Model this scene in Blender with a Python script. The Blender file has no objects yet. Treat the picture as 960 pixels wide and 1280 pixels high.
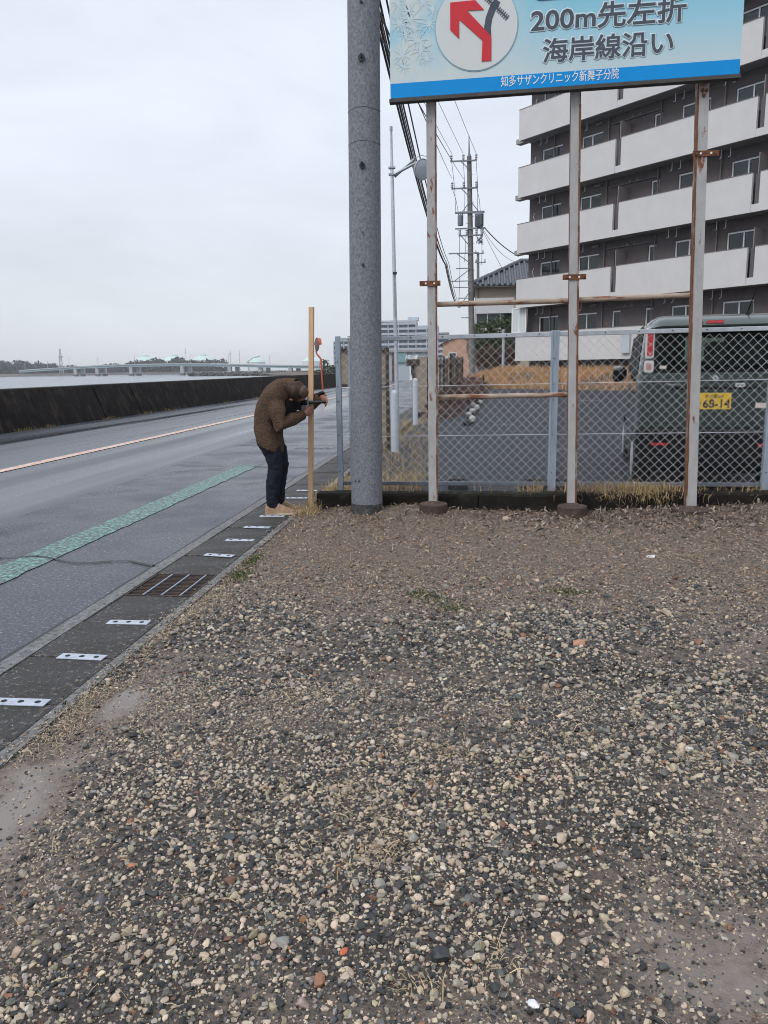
import bpy, math, random
import numpy as np
from math import sin, cos, pi, radians, atan2, sqrt, hypot
from mathutils import Vector, Matrix
random.seed(7)
RNG = np.random.default_rng(11)
SC = bpy.context.scene
COL = SC.collection

# ------------------------------------------------------------------ camera
cam_d = bpy.data.cameras.new('camera')
cam = bpy.data.objects.new('camera', cam_d); COL.objects.link(cam)
cam_d.sensor_fit = 'HORIZONTAL'; cam_d.sensor_width = 36.0; cam_d.lens = 36.0
cam_d.clip_start = 0.05; cam_d.clip_end = 9000
YAW, PITCH, ROLL = radians(6.683), math.atan(179.5/960.0), 0.0135
_f = Vector((0, cos(PITCH), -sin(PITCH))); _r = Vector((1, 0, 0)); _u = _r.cross(_f)
_r2 = cos(ROLL)*_r - sin(ROLL)*_u; _u2 = sin(ROLL)*_r + cos(ROLL)*_u
_rz = Matrix.Rotation(YAW, 3, 'Z')
_r2, _u2, _f2 = _rz @ _r2, _rz @ _u2, _rz @ _f
cam.matrix_world = Matrix(((_r2.x, _u2.x, -_f2.x, 0), (_r2.y, _u2.y, -_f2.y, 0), (_r2.z, _u2.z, -_f2.z, 1.38), (0, 0, 0, 1)))
SC.camera = cam

# ------------------------------------------------------------------ world and sun: overcast
SUN_EL, SUN_AZ = radians(48), radians(218)      # azimuth measured clockwise from +Y
w = bpy.data.worlds.new('World'); SC.world = w; w.use_nodes = True
nt = w.node_tree; nt.nodes.clear()
def N(tree, kind, **kw):
    n = tree.nodes.new(kind)
    for k, v in kw.items(): setattr(n, k, v)
    return n
out = N(nt, 'ShaderNodeOutputWorld'); bg = N(nt, 'ShaderNodeBackground'); bg.inputs['Strength'].default_value = 0.1
sky = N(nt, 'ShaderNodeTexSky', sky_type='NISHITA'); sky.sun_disc = False
sky.sun_elevation = SUN_EL; sky.sun_rotation = SUN_AZ
tc = N(nt, 'ShaderNodeTexCoord'); sep = N(nt, 'ShaderNodeSeparateXYZ')
nt.links.new(tc.outputs['Generated'], sep.inputs[0])
ramp = N(nt, 'ShaderNodeValToRGB')
e = ramp.color_ramp.elements
e[0].position = 0.0; e[0].color = (0.560, 0.585, 0.625, 1)
e[1].position = 1.0; e[1].color = (0.90, 0.96, 1.06, 1)
for p, c in ((0.08, (0.585, 0.620, 0.670, 1)), (0.22, (0.655, 0.695, 0.775, 1)), (0.5, (0.735, 0.785, 0.885, 1))):
    k = e.new(p); k.color = c
nt.links.new(sep.outputs['Z'], ramp.inputs[0])
mp = N(nt, 'ShaderNodeMapping'); mp.inputs['Scale'].default_value = (1.6, 1.6, 5.5)
nz = N(nt, 'ShaderNodeTexNoise'); nz.inputs['Scale'].default_value = 1.7; nz.inputs['Detail'].default_value = 5; nz.inputs['Roughness'].default_value = 0.55
nz.inputs['Distortion'].default_value = 0.4
nt.links.new(tc.outputs['Generated'], mp.inputs[0]); nt.links.new(mp.outputs[0], nz.inputs['Vector'])
mr = N(nt, 'ShaderNodeMapRange'); mr.inputs['From Min'].default_value = 0.3; mr.inputs['From Max'].default_value = 0.72
mr.inputs['To Min'].default_value = 0.90; mr.inputs['To Max'].default_value = 1.07
nt.links.new(nz.outputs['Fac'], mr.inputs['Value'])
vm = N(nt, 'ShaderNodeVectorMath', operation='SCALE')
nt.links.new(ramp.outputs['Color'], vm.inputs[0]); nt.links.new(mr.outputs[0], vm.inputs['Scale'])
vs = N(nt, 'ShaderNodeVectorMath', operation='SCALE'); vs.inputs['Scale'].default_value = 10.0
nt.links.new(vm.outputs[0], vs.inputs[0])
mx = N(nt, 'ShaderNodeMix', data_type='RGBA'); mx.inputs['Factor'].default_value = 0.93
nt.links.new(sky.outputs['Color'], mx.inputs['A']); nt.links.new(vs.outputs[0], mx.inputs['B'])
nt.links.new(mx.outputs['Result'], bg.inputs['Color']); nt.links.new(bg.outputs[0], out.inputs[0])

sd = bpy.data.lights.new('sun', 'SUN'); sd.energy = 1.3; sd.angle = radians(26); sd.color = (1.0, 0.975, 0.94)
sun = bpy.data.objects.new('sun', sd); COL.objects.link(sun)
_sv = Vector((sin(SUN_AZ)*cos(SUN_EL), cos(SUN_AZ)*cos(SUN_EL), sin(SUN_EL)))
sun.rotation_euler = _sv.to_track_quat('Z', 'Y').to_euler()
VS = SC.view_settings
VS.view_transform = 'Standard'; VS.look = 'None'; VS.exposure = 0.40; VS.gamma = 1.0; VS.use_curve_mapping = False
SC.cycles.max_bounces = 6; SC.cycles.use_denoising = True; SC.cycles.filter_width = 1.0

# ------------------------------------------------------------------ materials
def lin(r, g, b):
    f = lambda c: (c/255/12.92) if c/255 <= 0.04045 else ((c/255+0.055)/1.055)**2.4
    return (f(r), f(g), f(b))
def mat(name, col, rough=0.6, var=0.0, scale=8.0, bump=0.0, bscale=None, metal=0.0, spec=0.5, col2=None, thr=None, coat=0.0,
        stretch=None, rvar=0.0, isl=0.0, attr=None, detail=6.0, bdist=0.01, rscale=None):
    """Principled surface with noise mottling (var), an optional second colour in patches (col2, thr) and bump."""
    m = bpy.data.materials.new(name); m.use_nodes = True
    t = m.node_tree; b = t.nodes['Principled BSDF']
    b.inputs['Roughness'].default_value = rough; b.inputs['Metallic'].default_value = metal
    b.inputs['Specular IOR Level'].default_value = spec
    if coat: b.inputs['Coat Weight'].default_value = coat; b.inputs['Coat Roughness'].default_value = 0.05
    tc = N(t, 'ShaderNodeTexCoord'); vec = tc.outputs['Object']
    if stretch:
        mp = N(t, 'ShaderNodeMapping'); mp.inputs['Scale'].default_value = stretch
        t.links.new(vec, mp.inputs[0]); vec = mp.outputs[0]
    nz = N(t, 'ShaderNodeTexNoise'); nz.inputs['Scale'].default_value = scale; nz.inputs['Detail'].default_value = detail
    nz.inputs['Roughness'].default_value = 0.62
    t.links.new(vec, nz.inputs['Vector'])
    cur = None
    if attr:
        a = N(t, 'ShaderNodeAttribute', attribute_name=attr); cur = a.outputs['Color']
    if cur is None:
        rgb = N(t, 'ShaderNodeRGB'); rgb.outputs[0].default_value = (*col, 1); cur = rgb.outputs[0]
    if col2 is not None:
        rp = N(t, 'ShaderNodeMapRange'); lo, hi = thr or (0.45, 0.6)
        rp.inputs['From Min'].default_value = lo; rp.inputs['From Max'].default_value = hi
        n2 = N(t, 'ShaderNodeTexNoise'); n2.inputs['Scale'].default_value = scale*0.8; n2.inputs['Detail'].default_value = 8
        n2.inputs['Roughness'].default_value = 0.68
        t.links.new(vec, n2.inputs['Vector']); t.links.new(n2.outputs['Fac'], rp.inputs['Value'])
        mx = N(t, 'ShaderNodeMix', data_type='RGBA'); t.links.new(rp.outputs[0], mx.inputs['Factor'])
        t.links.new(cur, mx.inputs['A']); mx.inputs['B'].default_value = (*col2, 1); cur = mx.outputs['Result']
    if var or isl:
        mr = N(t, 'ShaderNodeMapRange'); mr.inputs['From Min'].default_value = 0.25; mr.inputs['From Max'].default_value = 0.75
        mr.inputs['To Min'].default_value = 1-var; mr.inputs['To Max'].default_value = 1+var
        t.links.new(nz.outputs['Fac'], mr.inputs['Value']); fac = mr.outputs[0]
        if isl:
            g = N(t, 'ShaderNodeNewGeometry'); m2 = N(t, 'ShaderNodeMapRange')
            m2.inputs['To Min'].default_value = 1-isl; m2.inputs['To Max'].default_value = 1+isl
            t.links.new(g.outputs['Random Per Island'], m2.inputs['Value'])
            mu = N(t, 'ShaderNodeMath', operation='MULTIPLY'); t.links.new(fac, mu.inputs[0]); t.links.new(m2.outputs[0], mu.inputs[1]); fac = mu.outputs[0]
        sc = N(t, 'ShaderNodeVectorMath', operation='SCALE'); t.links.new(cur, sc.inputs[0]); t.links.new(fac, sc.inputs['Scale']); cur = sc.outputs[0]
    t.links.new(cur, b.inputs['Base Color'])
    if rvar:
        mr = N(t, 'ShaderNodeMapRange'); mr.inputs['From Min'].default_value = 0.3; mr.inputs['From Max'].default_value = 0.7
        mr.inputs['To Min'].default_value = max(0.03, rough-rvar); mr.inputs['To Max'].default_value = min(1, rough+rvar)
        n3 = N(t, 'ShaderNodeTexNoise'); n3.inputs['Scale'].default_value = rscale or scale*0.35; n3.inputs['Detail'].default_value = 4
        t.links.new(vec, n3.inputs['Vector']); t.links.new(n3.outputs['Fac'], mr.inputs['Value']); t.links.new(mr.outputs[0], b.inputs['Roughness'])
    if bump:
        bn = N(t, 'ShaderNodeBump'); bn.inputs['Strength'].default_value = bump; bn.inputs['Distance'].default_value = bdist
        nb = N(t, 'ShaderNodeTexNoise'); nb.inputs['Scale'].default_value = bscale or scale*6; nb.inputs['Detail'].default_value = 4
        t.links.new(vec, nb.inputs['Vector']); t.links.new(nb.outputs['Fac'], bn.inputs['Height']); t.links.new(bn.outputs[0], b.inputs['Normal'])
    return m

RUST = (0.16, 0.055, 0.022)
M = {}
M['asphalt_wet'] = mat('asphalt_wet_smooth', (0.048, 0.054, 0.068), 0.27, 0.40, 0.9, 0.25, 260, rvar=0.24, spec=0.85, stretch=(1.3, 0.05, 1), bdist=0.002, rscale=0.8)
M['asphalt_patch'] = mat('asphalt_coarse', (0.038, 0.043, 0.058), 0.34, 0.9, 55, 0.9, 90, rvar=0.24, rscale=0.9, bdist=0.010, col2=(0.19, 0.205, 0.245), thr=(0.56, 0.63), detail=2, spec=0.7)
M['asphalt_park'] = mat('asphalt_parking', (0.018, 0.020, 0.027), 0.62, 0.7, 26, 0.6, 50, spec=0.3, col2=(0.058, 0.061, 0.077), thr=(0.58, 0.68), bdist=0.008, rvar=0.1)
M['salmon_paint'] = mat('centre_line_paint', (0.50, 0.24, 0.14), 0.45, 0.2, 14, col2=(0.62, 0.50, 0.44), thr=(0.42, 0.55))
M['green_paint'] = mat('green_road_paint', (0.15, 0.34, 0.28), 0.45, 0.4, 36, col2=(0.060, 0.072, 0.080), thr=(0.40, 0.55), bump=0.6, bscale=90, detail=3)
M['paint_and_glare'] = mat('road_paint_and_glare', (0.42, 0.42, 0.43), 0.5, 0.15, 20, col2=(0.06, 0.062, 0.07), thr=(0.38, 0.50))
M['crack'] = mat('crack_fill', (0.012, 0.012, 0.013), 0.5, 0.2, 30)
M['conc_dark'] = mat('concrete_cover_wet', (0.028, 0.025, 0.023), 0.62, 0.7, 55, 0.9, 110, rvar=0.12, rscale=4, col2=(0.15, 0.135, 0.12), thr=(0.56, 0.65), bdist=0.008, detail=3)
M['conc_edge'] = mat('concrete_edging', (0.15, 0.15, 0.15), 0.6, 0.6, 45, 0.8, 110, col2=(0.06, 0.057, 0.055), thr=(0.5, 0.60), bdist=0.006)
M['conc_pole'] = mat('concrete_pole', (0.200, 0.215, 0.240), 0.75, 0.36, 60, 0.6, 120, col2=(0.125, 0.133, 0.148), thr=(0.42, 0.64), detail=14, bdist=0.004, stretch=(1, 1, 0.8), spec=0.3)
M['conc_edge_dark'] = mat('pole_foot_dirt', (0.06, 0.058, 0.056), 0.85, 0.5, 30, 0.6, 90, spec=0.2, col2=(0.12, 0.118, 0.118), thr=(0.5, 0.64))
M['conc_pole_far'] = mat('concrete_pole_far', (0.17, 0.165, 0.16), 0.8, 0.3, 3)
M['kerb_dark'] = mat('kerb_mossy', (0.013, 0.011, 0.009), 0.85, 0.4, 12, 0.7, 60, spec=0.2, col2=(0.035, 0.031, 0.022), thr=(0.55, 0.68), bdist=0.01)
M['seawall'] = mat('seawall_stained', (0.014, 0.012, 0.0115), 0.9, 0.7, 5.0, 0.9, 16, col2=(0.045, 0.034, 0.027), thr=(0.50, 0.66), stretch=(1, 1, 0.4), bdist=0.03, spec=0.15, detail=10)
M['seawall_top'] = mat('seawall_cap', (0.08, 0.078, 0.075), 0.8, 0.35, 3, 0.4, 20)
def mud_mat():
    """wet grit; the float attribute 'wet' marks the silty puddled spots: paler, smooth and shiny"""
    m = mat('wet_mud', (0.150, 0.117, 0.094), 0.62, 0.45, 60, 0.9, 150, col2=(0.070, 0.054, 0.043), thr=(0.44, 0.62), bdist=0.008)
    t = m.node_tree; b = t.nodes['Principled BSDF']; a = N(t, 'ShaderNodeAttribute', attribute_name='wet')
    l = b.inputs['Base Color'].links[0].from_socket; mx = N(t, 'ShaderNodeMix', data_type='RGBA')
    t.links.new(a.outputs['Fac'], mx.inputs['Factor']); t.links.new(l, mx.inputs['A']); mx.inputs['B'].default_value = (0.175, 0.150, 0.133, 1); t.links.new(mx.outputs['Result'], b.inputs['Base Color'])
    mr = N(t, 'ShaderNodeMapRange'); mr.inputs['To Min'].default_value = 0.60; mr.inputs['To Max'].default_value = 0.27
    t.links.new(a.outputs['Fac'], mr.inputs['Value']); t.links.new(mr.outputs[0], b.inputs['Roughness'])
    ap_ = N(t, 'ShaderNodeAttribute', attribute_name='gap_shade'); m3 = N(t, 'ShaderNodeMapRange'); m3.inputs['To Min'].default_value = 1.1; m3.inputs['To Max'].default_value = 0.42  # shade of the gaps painted into the mud where stones lie dense
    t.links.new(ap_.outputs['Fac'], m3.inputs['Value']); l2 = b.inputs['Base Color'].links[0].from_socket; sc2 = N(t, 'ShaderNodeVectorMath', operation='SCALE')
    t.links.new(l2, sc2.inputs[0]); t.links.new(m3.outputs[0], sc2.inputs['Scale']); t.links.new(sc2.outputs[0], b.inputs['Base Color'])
    bn = [n for n in t.nodes if n.type == 'BUMP'][0]; m2 = N(t, 'ShaderNodeMapRange'); m2.inputs['To Min'].default_value = 0.9; m2.inputs['To Max'].default_value = 0.12
    t.links.new(a.outputs['Fac'], m2.inputs['Value']); t.links.new(m2.outputs[0], bn.inputs['Strength']); return m
M['mud'] = mud_mat()
M['puddle'] = mat('puddled_sand', (0.17, 0.15, 0.14), 0.3, 0.15, 20, 0.12, 90, rvar=0.15)
M['soil'] = mat('soil', (0.10, 0.075, 0.055), 0.85, 0.4, 6, 0.8, 60)
M['kerb_soil'] = mat('dark_damp_soil', (0.035, 0.029, 0.023), 0.9, 0.5, 20, 0.8, 60, col2=(0.08, 0.065, 0.048), thr=(0.54, 0.66))
M['stone'] = mat('gravel_stone', (0.2, 0.2, 0.2), 0.5, 0.28, 90, 0.35, 260, attr='tint', rvar=0.12, bdist=0.002)
M['straw'] = mat('straw', (0.3, 0.2, 0.1), 0.75, 0.1, 10, attr='tint')
M['galv'] = mat('galvanised_steel', (0.46, 0.49, 0.53), 0.45, 0.2, 14, metal=0.35, rvar=0.1)
M['grate'] = mat('grate_steel', (0.045, 0.032, 0.026), 0.7, 0.4, 20, col2=(0.10, 0.05, 0.03), thr=(0.55, 0.68))
M['galv_dark'] = mat('galvanised_rail_dark', (0.14, 0.16, 0.19), 0.5, 0.25, 10, metal=0.3)
M['galv_post'] = mat('galvanised_post', (0.33, 0.39, 0.46), 0.45, 0.22, 9, metal=0.3, stretch=(3, 3, 0.6))
M['wire'] = mat('galvanised_wire', (0.60, 0.62, 0.65), 0.4, 0.15, 3, metal=0.3)
M['plate'] = mat('steel_plate', (0.42, 0.46, 0.53), 0.42, 0.25, 22, metal=0.25, rvar=0.1)
M['hole'] = mat('plate_hole', (0.01, 0.01, 0.012), 0.8)
M['post_paint'] = mat('post_paint', (0.36, 0.355, 0.35), 0.6, 0.15, 9, 0.2, 60, col2=RUST, thr=(0.60, 0.66), stretch=(1.6, 1.6, 0.7))
M['post_rust'] = mat('post_rust_side', (0.15, 0.060, 0.028), 0.85, 0.45, 14, 0.5, 60, col2=(0.30, 0.27, 0.24), thr=(0.54, 0.62), stretch=(1.5, 1.5, 0.4))
M['bar_rust'] = mat('crossbar_rust', (0.34, 0.27, 0.21), 0.75, 0.3, 12, 0.4, 60, col2=(0.17, 0.055, 0.02), thr=(0.50, 0.60), stretch=(0.5, 2, 2))
M['rust'] = mat('rust', (0.17, 0.065, 0.028), 0.9, 0.5, 30, 0.6, 90, col2=(0.07, 0.03, 0.018), thr=(0.5, 0.62))
M['footing'] = mat('footing_rusty_concrete', (0.055, 0.036, 0.028), 0.85, 0.4, 16, 0.5, 60, col2=(0.11, 0.065, 0.045), thr=(0.52, 0.64))
M['pine'] = mat('sawn_timber', (0.60, 0.385, 0.225), 0.6, 0.16, 30, 0.15, 60, stretch=(3, 3, 0.12))
M['frame_dark'] = mat('board_frame', (0.05, 0.045, 0.042), 0.6, 0.3, 10)
M['disc'] = mat('print_disc', (0.60, 0.63, 0.62), 0.45, 0.03, 3, spec=0.2)
M['print_red'] = mat('print_red', (0.58, 0.038, 0.05), 0.45, 0.04, 4, spec=0.2)
M['print_grey'] = mat('print_grey', (0.075, 0.09, 0.115), 0.45, 0.05, 4, spec=0.2)
M['print_black'] = mat('print_black', (0.02, 0.022, 0.026), 0.45, spec=0.2)
M['print_white'] = mat('print_white', (0.72, 0.75, 0.76), 0.45, 0.03, 4, spec=0.2)
M['print_halo'] = mat('print_halo', (0.56, 0.66, 0.70), 0.45, 0.03, 4, spec=0.2)
M['print_star'] = mat('print_star', (0.52, 0.64, 0.68), 0.45, 0.03, 4, spec=0.2)
M['print_blue'] = mat('print_blue', (0.004, 0.265, 0.66), 0.42, 0.06, 3, spec=0.2)
M['disc_rim'] = mat('print_disc_rim', (0.28, 0.45, 0.55), 0.45, spec=0.2)
M['parapet'] = mat('parapet_render', (0.56, 0.55, 0.545), 0.85, 0.06, 1.2, 0.3, 18, spec=0.2)
M['bwall'] = mat('dark_tile_wall', (0.105, 0.088, 0.090), 0.75, 0.15, 4, 0.25, 20)
M['slab'] = mat('balcony_slab', (0.30, 0.295, 0.29), 0.85, 0.15, 3)
M['pale_frame'] = mat('aluminium_frame', (0.80, 0.81, 0.83), 0.45, 0.05, 5)
M['panel_grey'] = mat('partition_panel', (0.20, 0.18, 0.18), 0.7, 0.1, 3)
M['pipe'] = mat('drain_pipe', (0.16, 0.14, 0.14), 0.6, 0.1, 5)
M['curtain'] = mat('curtain', (0.55, 0.58, 0.58), 0.9, 0.18, 4, stretch=(14, 14, 0.3))
M['cream'] = mat('house_render', (0.42, 0.36, 0.28), 0.85, 0.12, 2)
M['house_white'] = mat('house_white_panel', (0.60, 0.61, 0.62), 0.7, 0.06, 3)
M['roof_tile'] = mat('roof_tile', (0.085, 0.092, 0.11), 0.55, 0.25, 3, isl=0.2)
M['peach'] = mat('peach_render', (0.48, 0.29, 0.20), 0.85, 0.1, 2)
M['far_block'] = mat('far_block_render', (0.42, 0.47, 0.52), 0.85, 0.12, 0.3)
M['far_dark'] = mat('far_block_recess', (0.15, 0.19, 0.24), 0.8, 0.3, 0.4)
M['bollard'] = mat('bollard_white', (0.44, 0.48, 0.53), 0.5, 0.1, 12, col2=(0.30, 0.31, 0.33), thr=(0.6, 0.7))
M['brown'] = mat('brown_steel', (0.055, 0.036, 0.026), 0.6, 0.3, 10)
M['board_back'] = mat('plywood_board', (0.28, 0.23, 0.175), 0.8, 0.25, 6, stretch=(1, 1, 2.5))
M['slat'] = mat('brown_slat', (0.12, 0.085, 0.06), 0.8, 0.3, 6, isl=0.3, stretch=(2, 2, 0.5))
M['orange'] = mat('orange_post', (0.52, 0.10, 0.04), 0.5, 0.1, 8)
M['mirror_back'] = mat('mirror_back', (0.13, 0.075, 0.065), 0.6, 0.2, 8)
M['mirror'] = mat('mirror_glass', (0.75, 0.78, 0.8), 0.05, metal=1.0)
M['lamp_grey'] = mat('floodlight_grey', (0.34, 0.36, 0.39), 0.5, 0.1, 8, metal=0.2)
M['lamp_glass'] = mat('floodlight_glass', (0.45, 0.50, 0.54), 0.15, 0.05, 5)
M['cable'] = mat('cable', (0.022, 0.023, 0.026), 0.6)
M['thin_wire'] = mat('thin_wire', (0.11, 0.115, 0.13), 0.6)
M['steel_far'] = mat('hardware_grey', (0.20, 0.215, 0.235), 0.6, 0.2, 3)
M['trafo'] = mat('transformer_grey', (0.20, 0.23, 0.27), 0.5, 0.15, 3)
M['ceramic'] = mat('insulator', (0.42, 0.44, 0.48), 0.35)
M['bridge'] = mat('bridge_girder', (0.30, 0.41, 0.46), 0.7, 0.1, 0.1)
M['bridge_pier'] = mat('bridge_pier', (0.37, 0.39, 0.40), 0.8, 0.1, 0.2)
M['pier_dark'] = mat('pier_foot', (0.10, 0.11, 0.12), 0.8)
M['tank'] = mat('tank_shell', (0.56, 0.63, 0.61), 0.6, 0.05, 0.05)
M['tank_roof'] = mat('tank_roof', (0.50, 0.64, 0.60), 0.6, 0.05, 0.05)
M['sand'] = mat('far_sand', (0.44, 0.37, 0.29), 0.9, 0.2, 0.02)
M['far_land'] = mat('far_shore', (0.17, 0.155, 0.15), 0.9, 0.3, 0.02)
M['wood_far'] = mat('far_wood', (0.028, 0.034, 0.030), 0.95, 0.3, 0.03, isl=0.45)
M['rock'] = mat('breakwater_rock', (0.09, 0.088, 0.085), 0.9, 0.4, 0.5, isl=0.4)
M['hedge'] = mat('hedge_leaf', (0.048, 0.068, 0.022), 0.65, 0.2, 2, isl=0.5)
M['palm'] = mat('palm_leaf', (0.045, 0.06, 0.035), 0.7, isl=0.3)
M['bark'] = mat('bark', (0.07, 0.055, 0.042), 0.9, 0.3, 8)
M['weed'] = mat('weeds', (0.17, 0.14, 0.055), 0.8, 0.2, 3, isl=0.6)
M['deadgrass'] = mat('dead_grass', (0.50, 0.275, 0.125), 0.8, 0.15, 2, isl=0.6)
M['palegrass'] = mat('pale_dead_grass', (0.40, 0.29, 0.15), 0.8, 0.15, 2, isl=0.45)
M['vine'] = mat('dead_vine', (0.105, 0.055, 0.040), 0.85, 0.2, 2, isl=0.5)
M['moss'] = mat('moss_grass', (0.055, 0.082, 0.022), 0.8, 0.2, 5, isl=0.5)
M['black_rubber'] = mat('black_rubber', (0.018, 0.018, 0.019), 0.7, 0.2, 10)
M['stop_white'] = mat('stop_stripe_white', (0.33, 0.32, 0.29), 0.6, 0.2, 10)
M['slate'] = mat('dark_wood_block', (0.03, 0.027, 0.024), 0.85, 0.4, 12)
# car
M['car_paint'] = mat('car_paint', (0.030, 0.050, 0.045), 0.28, 0.03, 3, metal=0.3, coat=1.0, spec=0.5)
M['car_black'] = mat('car_black_plastic', (0.007, 0.0075, 0.008), 0.6, spec=0.2)
M['car_gap'] = mat('car_gap', (0.006, 0.006, 0.007), 0.7)
M['chrome'] = mat('chrome', (0.75, 0.77, 0.8), 0.15, metal=1.0)
M['lens_red'] = mat('red_lens', (0.48, 0.02, 0.025), 0.15, 0.15, 30, coat=0.5)
M['lens_clear'] = mat('clear_lens', (0.62, 0.60, 0.60), 0.12, 0.05, 30, coat=0.6)
M['lens_pink'] = mat('amber_lens', (0.46, 0.25, 0.22), 0.2)
M['plate_yellow'] = mat('plate_yellow', (0.74, 0.48, 0.02), 0.45, 0.04, 6)
M['seat'] = mat('car_seat', (0.02, 0.018, 0.017), 0.9)
M['tyre'] = mat('tyre', (0.02, 0.02, 0.021), 0.8)
M['rim'] = mat('rim', (0.35, 0.36, 0.38), 0.35, metal=0.6)
M['sticker'] = mat('sticker', (0.66, 0.58, 0.52), 0.5)
# person
M['fleece'] = mat('fleece', (0.100, 0.065, 0.045), 0.95, 0.40, 70, 1.0, 90, spec=0.1, detail=4, bdist=0.02, col2=(0.140, 0.098, 0.072), thr=(0.52, 0.72))
M['trouser'] = mat('navy_trousers', (0.012, 0.015, 0.023), 0.85, 0.3, 14, 0.5, 30, spec=0.2)
M['shirt'] = mat('black_shirt', (0.008, 0.008, 0.010), 0.85, spec=0.2)
M['skin'] = mat('skin', (0.30, 0.145, 0.095), 0.5, 0.1, 20)
M['scalp'] = mat('thin_haired_scalp', (0.105, 0.060, 0.041), 0.42, 0.4, 30, 0.2, 200, col2=(0.04, 0.027, 0.02), thr=(0.46, 0.66))
M['hair'] = mat('hair', (0.034, 0.023, 0.017), 0.7, 0.4, 14, 0.5, 240, spec=0.2, col2=(0.105, 0.062, 0.043), thr=(0.44, 0.66))
M['eye'] = mat('eye', (0.05, 0.03, 0.025), 0.2)
M['lip'] = mat('lip', (0.25, 0.09, 0.07), 0.5)
M['shoe'] = mat('shoe_tan', (0.30, 0.195, 0.125), 0.75, 0.4, 30, spec=0.2)
M['shoe_sole'] = mat('shoe_sole', (0.42, 0.34, 0.25), 0.7, 0.25, 20)
M['lace'] = mat('shoe_lace', (0.55, 0.47, 0.38), 0.8)
M['tool_black'] = mat('tool_black', (0.012, 0.013, 0.018), 0.35)
M['tool_grey'] = mat('tool_grey', (0.24, 0.26, 0.28), 0.45, 0.1, 20)

def glass_mat(name, tint, alpha_rough=0.03, spec=1.0, mix=0.8, darkcol=(0.012, 0.013, 0.014)):
    """window pane: mirror-like dark glass that lets some of the room behind it through"""
    m = bpy.data.materials.new(name); m.use_nodes = True
    t = m.node_tree; b = t.nodes['Principled BSDF']; o = t.nodes['Material Output']
    b.inputs['Base Color'].default_value = (*darkcol, 1); b.inputs['Roughness'].default_value = alpha_rough
    b.inputs['Specular IOR Level'].default_value = spec
    tr = N(t, 'ShaderNodeBsdfTransparent'); tr.inputs[0].default_value = (*tint, 1)
    ms = N(t, 'ShaderNodeMixShader'); ms.inputs[0].default_value = mix
    t.links.new(tr.outputs[0], ms.inputs[1]); t.links.new(b.outputs[0], ms.inputs[2]); t.links.new(ms.outputs[0], o.inputs['Surface'])
    return m
M['car_glass'] = glass_mat('car_glass', (0.55, 0.66, 0.60), 0.03, 0.4, 0.28)
M['win_glass'] = glass_mat('window_glass', (0.75, 0.82, 0.82), 0.04, 1.0, 0.5, (0.03, 0.035, 0.04))
M['house_glass'] = glass_mat('house_glass', (0.4, 0.45, 0.45), 0.05, 0.8, 0.7, (0.03, 0.055, 0.055))

def sea_mat():
    m = bpy.data.materials.new('sea_water'); m.use_nodes = True
    t = m.node_tree; b = t.nodes['Principled BSDF']
    b.inputs['Base Color'].default_value = (0.10, 0.135, 0.155, 1); b.inputs['Roughness'].default_value = 0.22
    tc = N(t, 'ShaderNodeTexCoord'); n1 = N(t, 'ShaderNodeTexNoise'); n1.inputs['Scale'].default_value = 0.5; n1.inputs['Detail'].default_value = 6
    t.links.new(tc.outputs['Object'], n1.inputs['Vector'])
    bn = N(t, 'ShaderNodeBump'); bn.inputs['Strength'].default_value = 0.5; bn.inputs['Distance'].default_value = 0.25
    t.links.new(n1.outputs['Fac'], bn.inputs['Height']); t.links.new(bn.outputs[0], b.inputs['Normal'])
    return m
M['sea'] = sea_mat()

def board_print_mat():
    """flat print of the sign: pale at the foot and left, stronger cyan up and to the right, pale clouds on the left"""
    m = bpy.data.materials.new('sign_print'); m.use_nodes = True
    t = m.node_tree; b = t.nodes['Principled BSDF']; b.inputs['Roughness'].default_value = 0.5; b.inputs['Specular IOR Level'].default_value = 0.2
    tc = N(t, 'ShaderNodeTexCoord'); sp = N(t, 'ShaderNodeSeparateXYZ'); t.links.new(tc.outputs['Object'], sp.inputs[0])
    rz = N(t, 'ShaderNodeValToRGB'); el = rz.color_ramp.elements
    el[0].position = 0.0; el[0].color = (0.50, 0.62, 0.65, 1); el[1].position = 1.0; el[1].color = (0.16, 0.50, 0.64, 1)
    k = el.new(0.45); k.color = (0.32, 0.58, 0.70, 1)
    mz = N(t, 'ShaderNodeMapRange'); mz.inputs['From Min'].default_value = 0.14; mz.inputs['From Max'].default_value = 0.86
    t.links.new(sp.outputs['Z'], mz.inputs['Value']); t.links.new(mz.outputs[0], rz.inputs[0])
    n1 = N(t, 'ShaderNodeTexNoise'); n1.inputs['Scale'].default_value = 3.2; n1.inputs['Detail'].default_value = 3
    t.links.new(tc.outputs['Object'], n1.inputs['Vector'])
    ml = N(t, 'ShaderNodeMapRange'); ml.inputs['From Min'].default_value = 1.5; ml.inputs['From Max'].default_value = 0.2   # strong on the left
    t.links.new(sp.outputs['X'], ml.inputs['Value'])
    mn = N(t, 'ShaderNodeMapRange'); mn.inputs['From Min'].default_value = 0.36; mn.inputs['From Max'].default_value = 0.56
    t.links.new(n1.outputs['Fac'], mn.inputs['Value'])
    mu = N(t, 'ShaderNodeMath', operation='MULTIPLY'); t.links.new(ml.outputs[0], mu.inputs[0]); t.links.new(mn.outputs[0], mu.inputs[1])
    mx = N(t, 'ShaderNodeMix', data_type='RGBA'); t.links.new(mu.outputs[0], mx.inputs['Factor']); t.links.new(rz.outputs[0], mx.inputs['A'])
    mx.inputs['B'].default_value = (0.58, 0.64, 0.63, 1)
    t.links.new(mx.outputs['Result'], b.inputs['Base Color'])
    return m
M['sign_print'] = board_print_mat()

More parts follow.
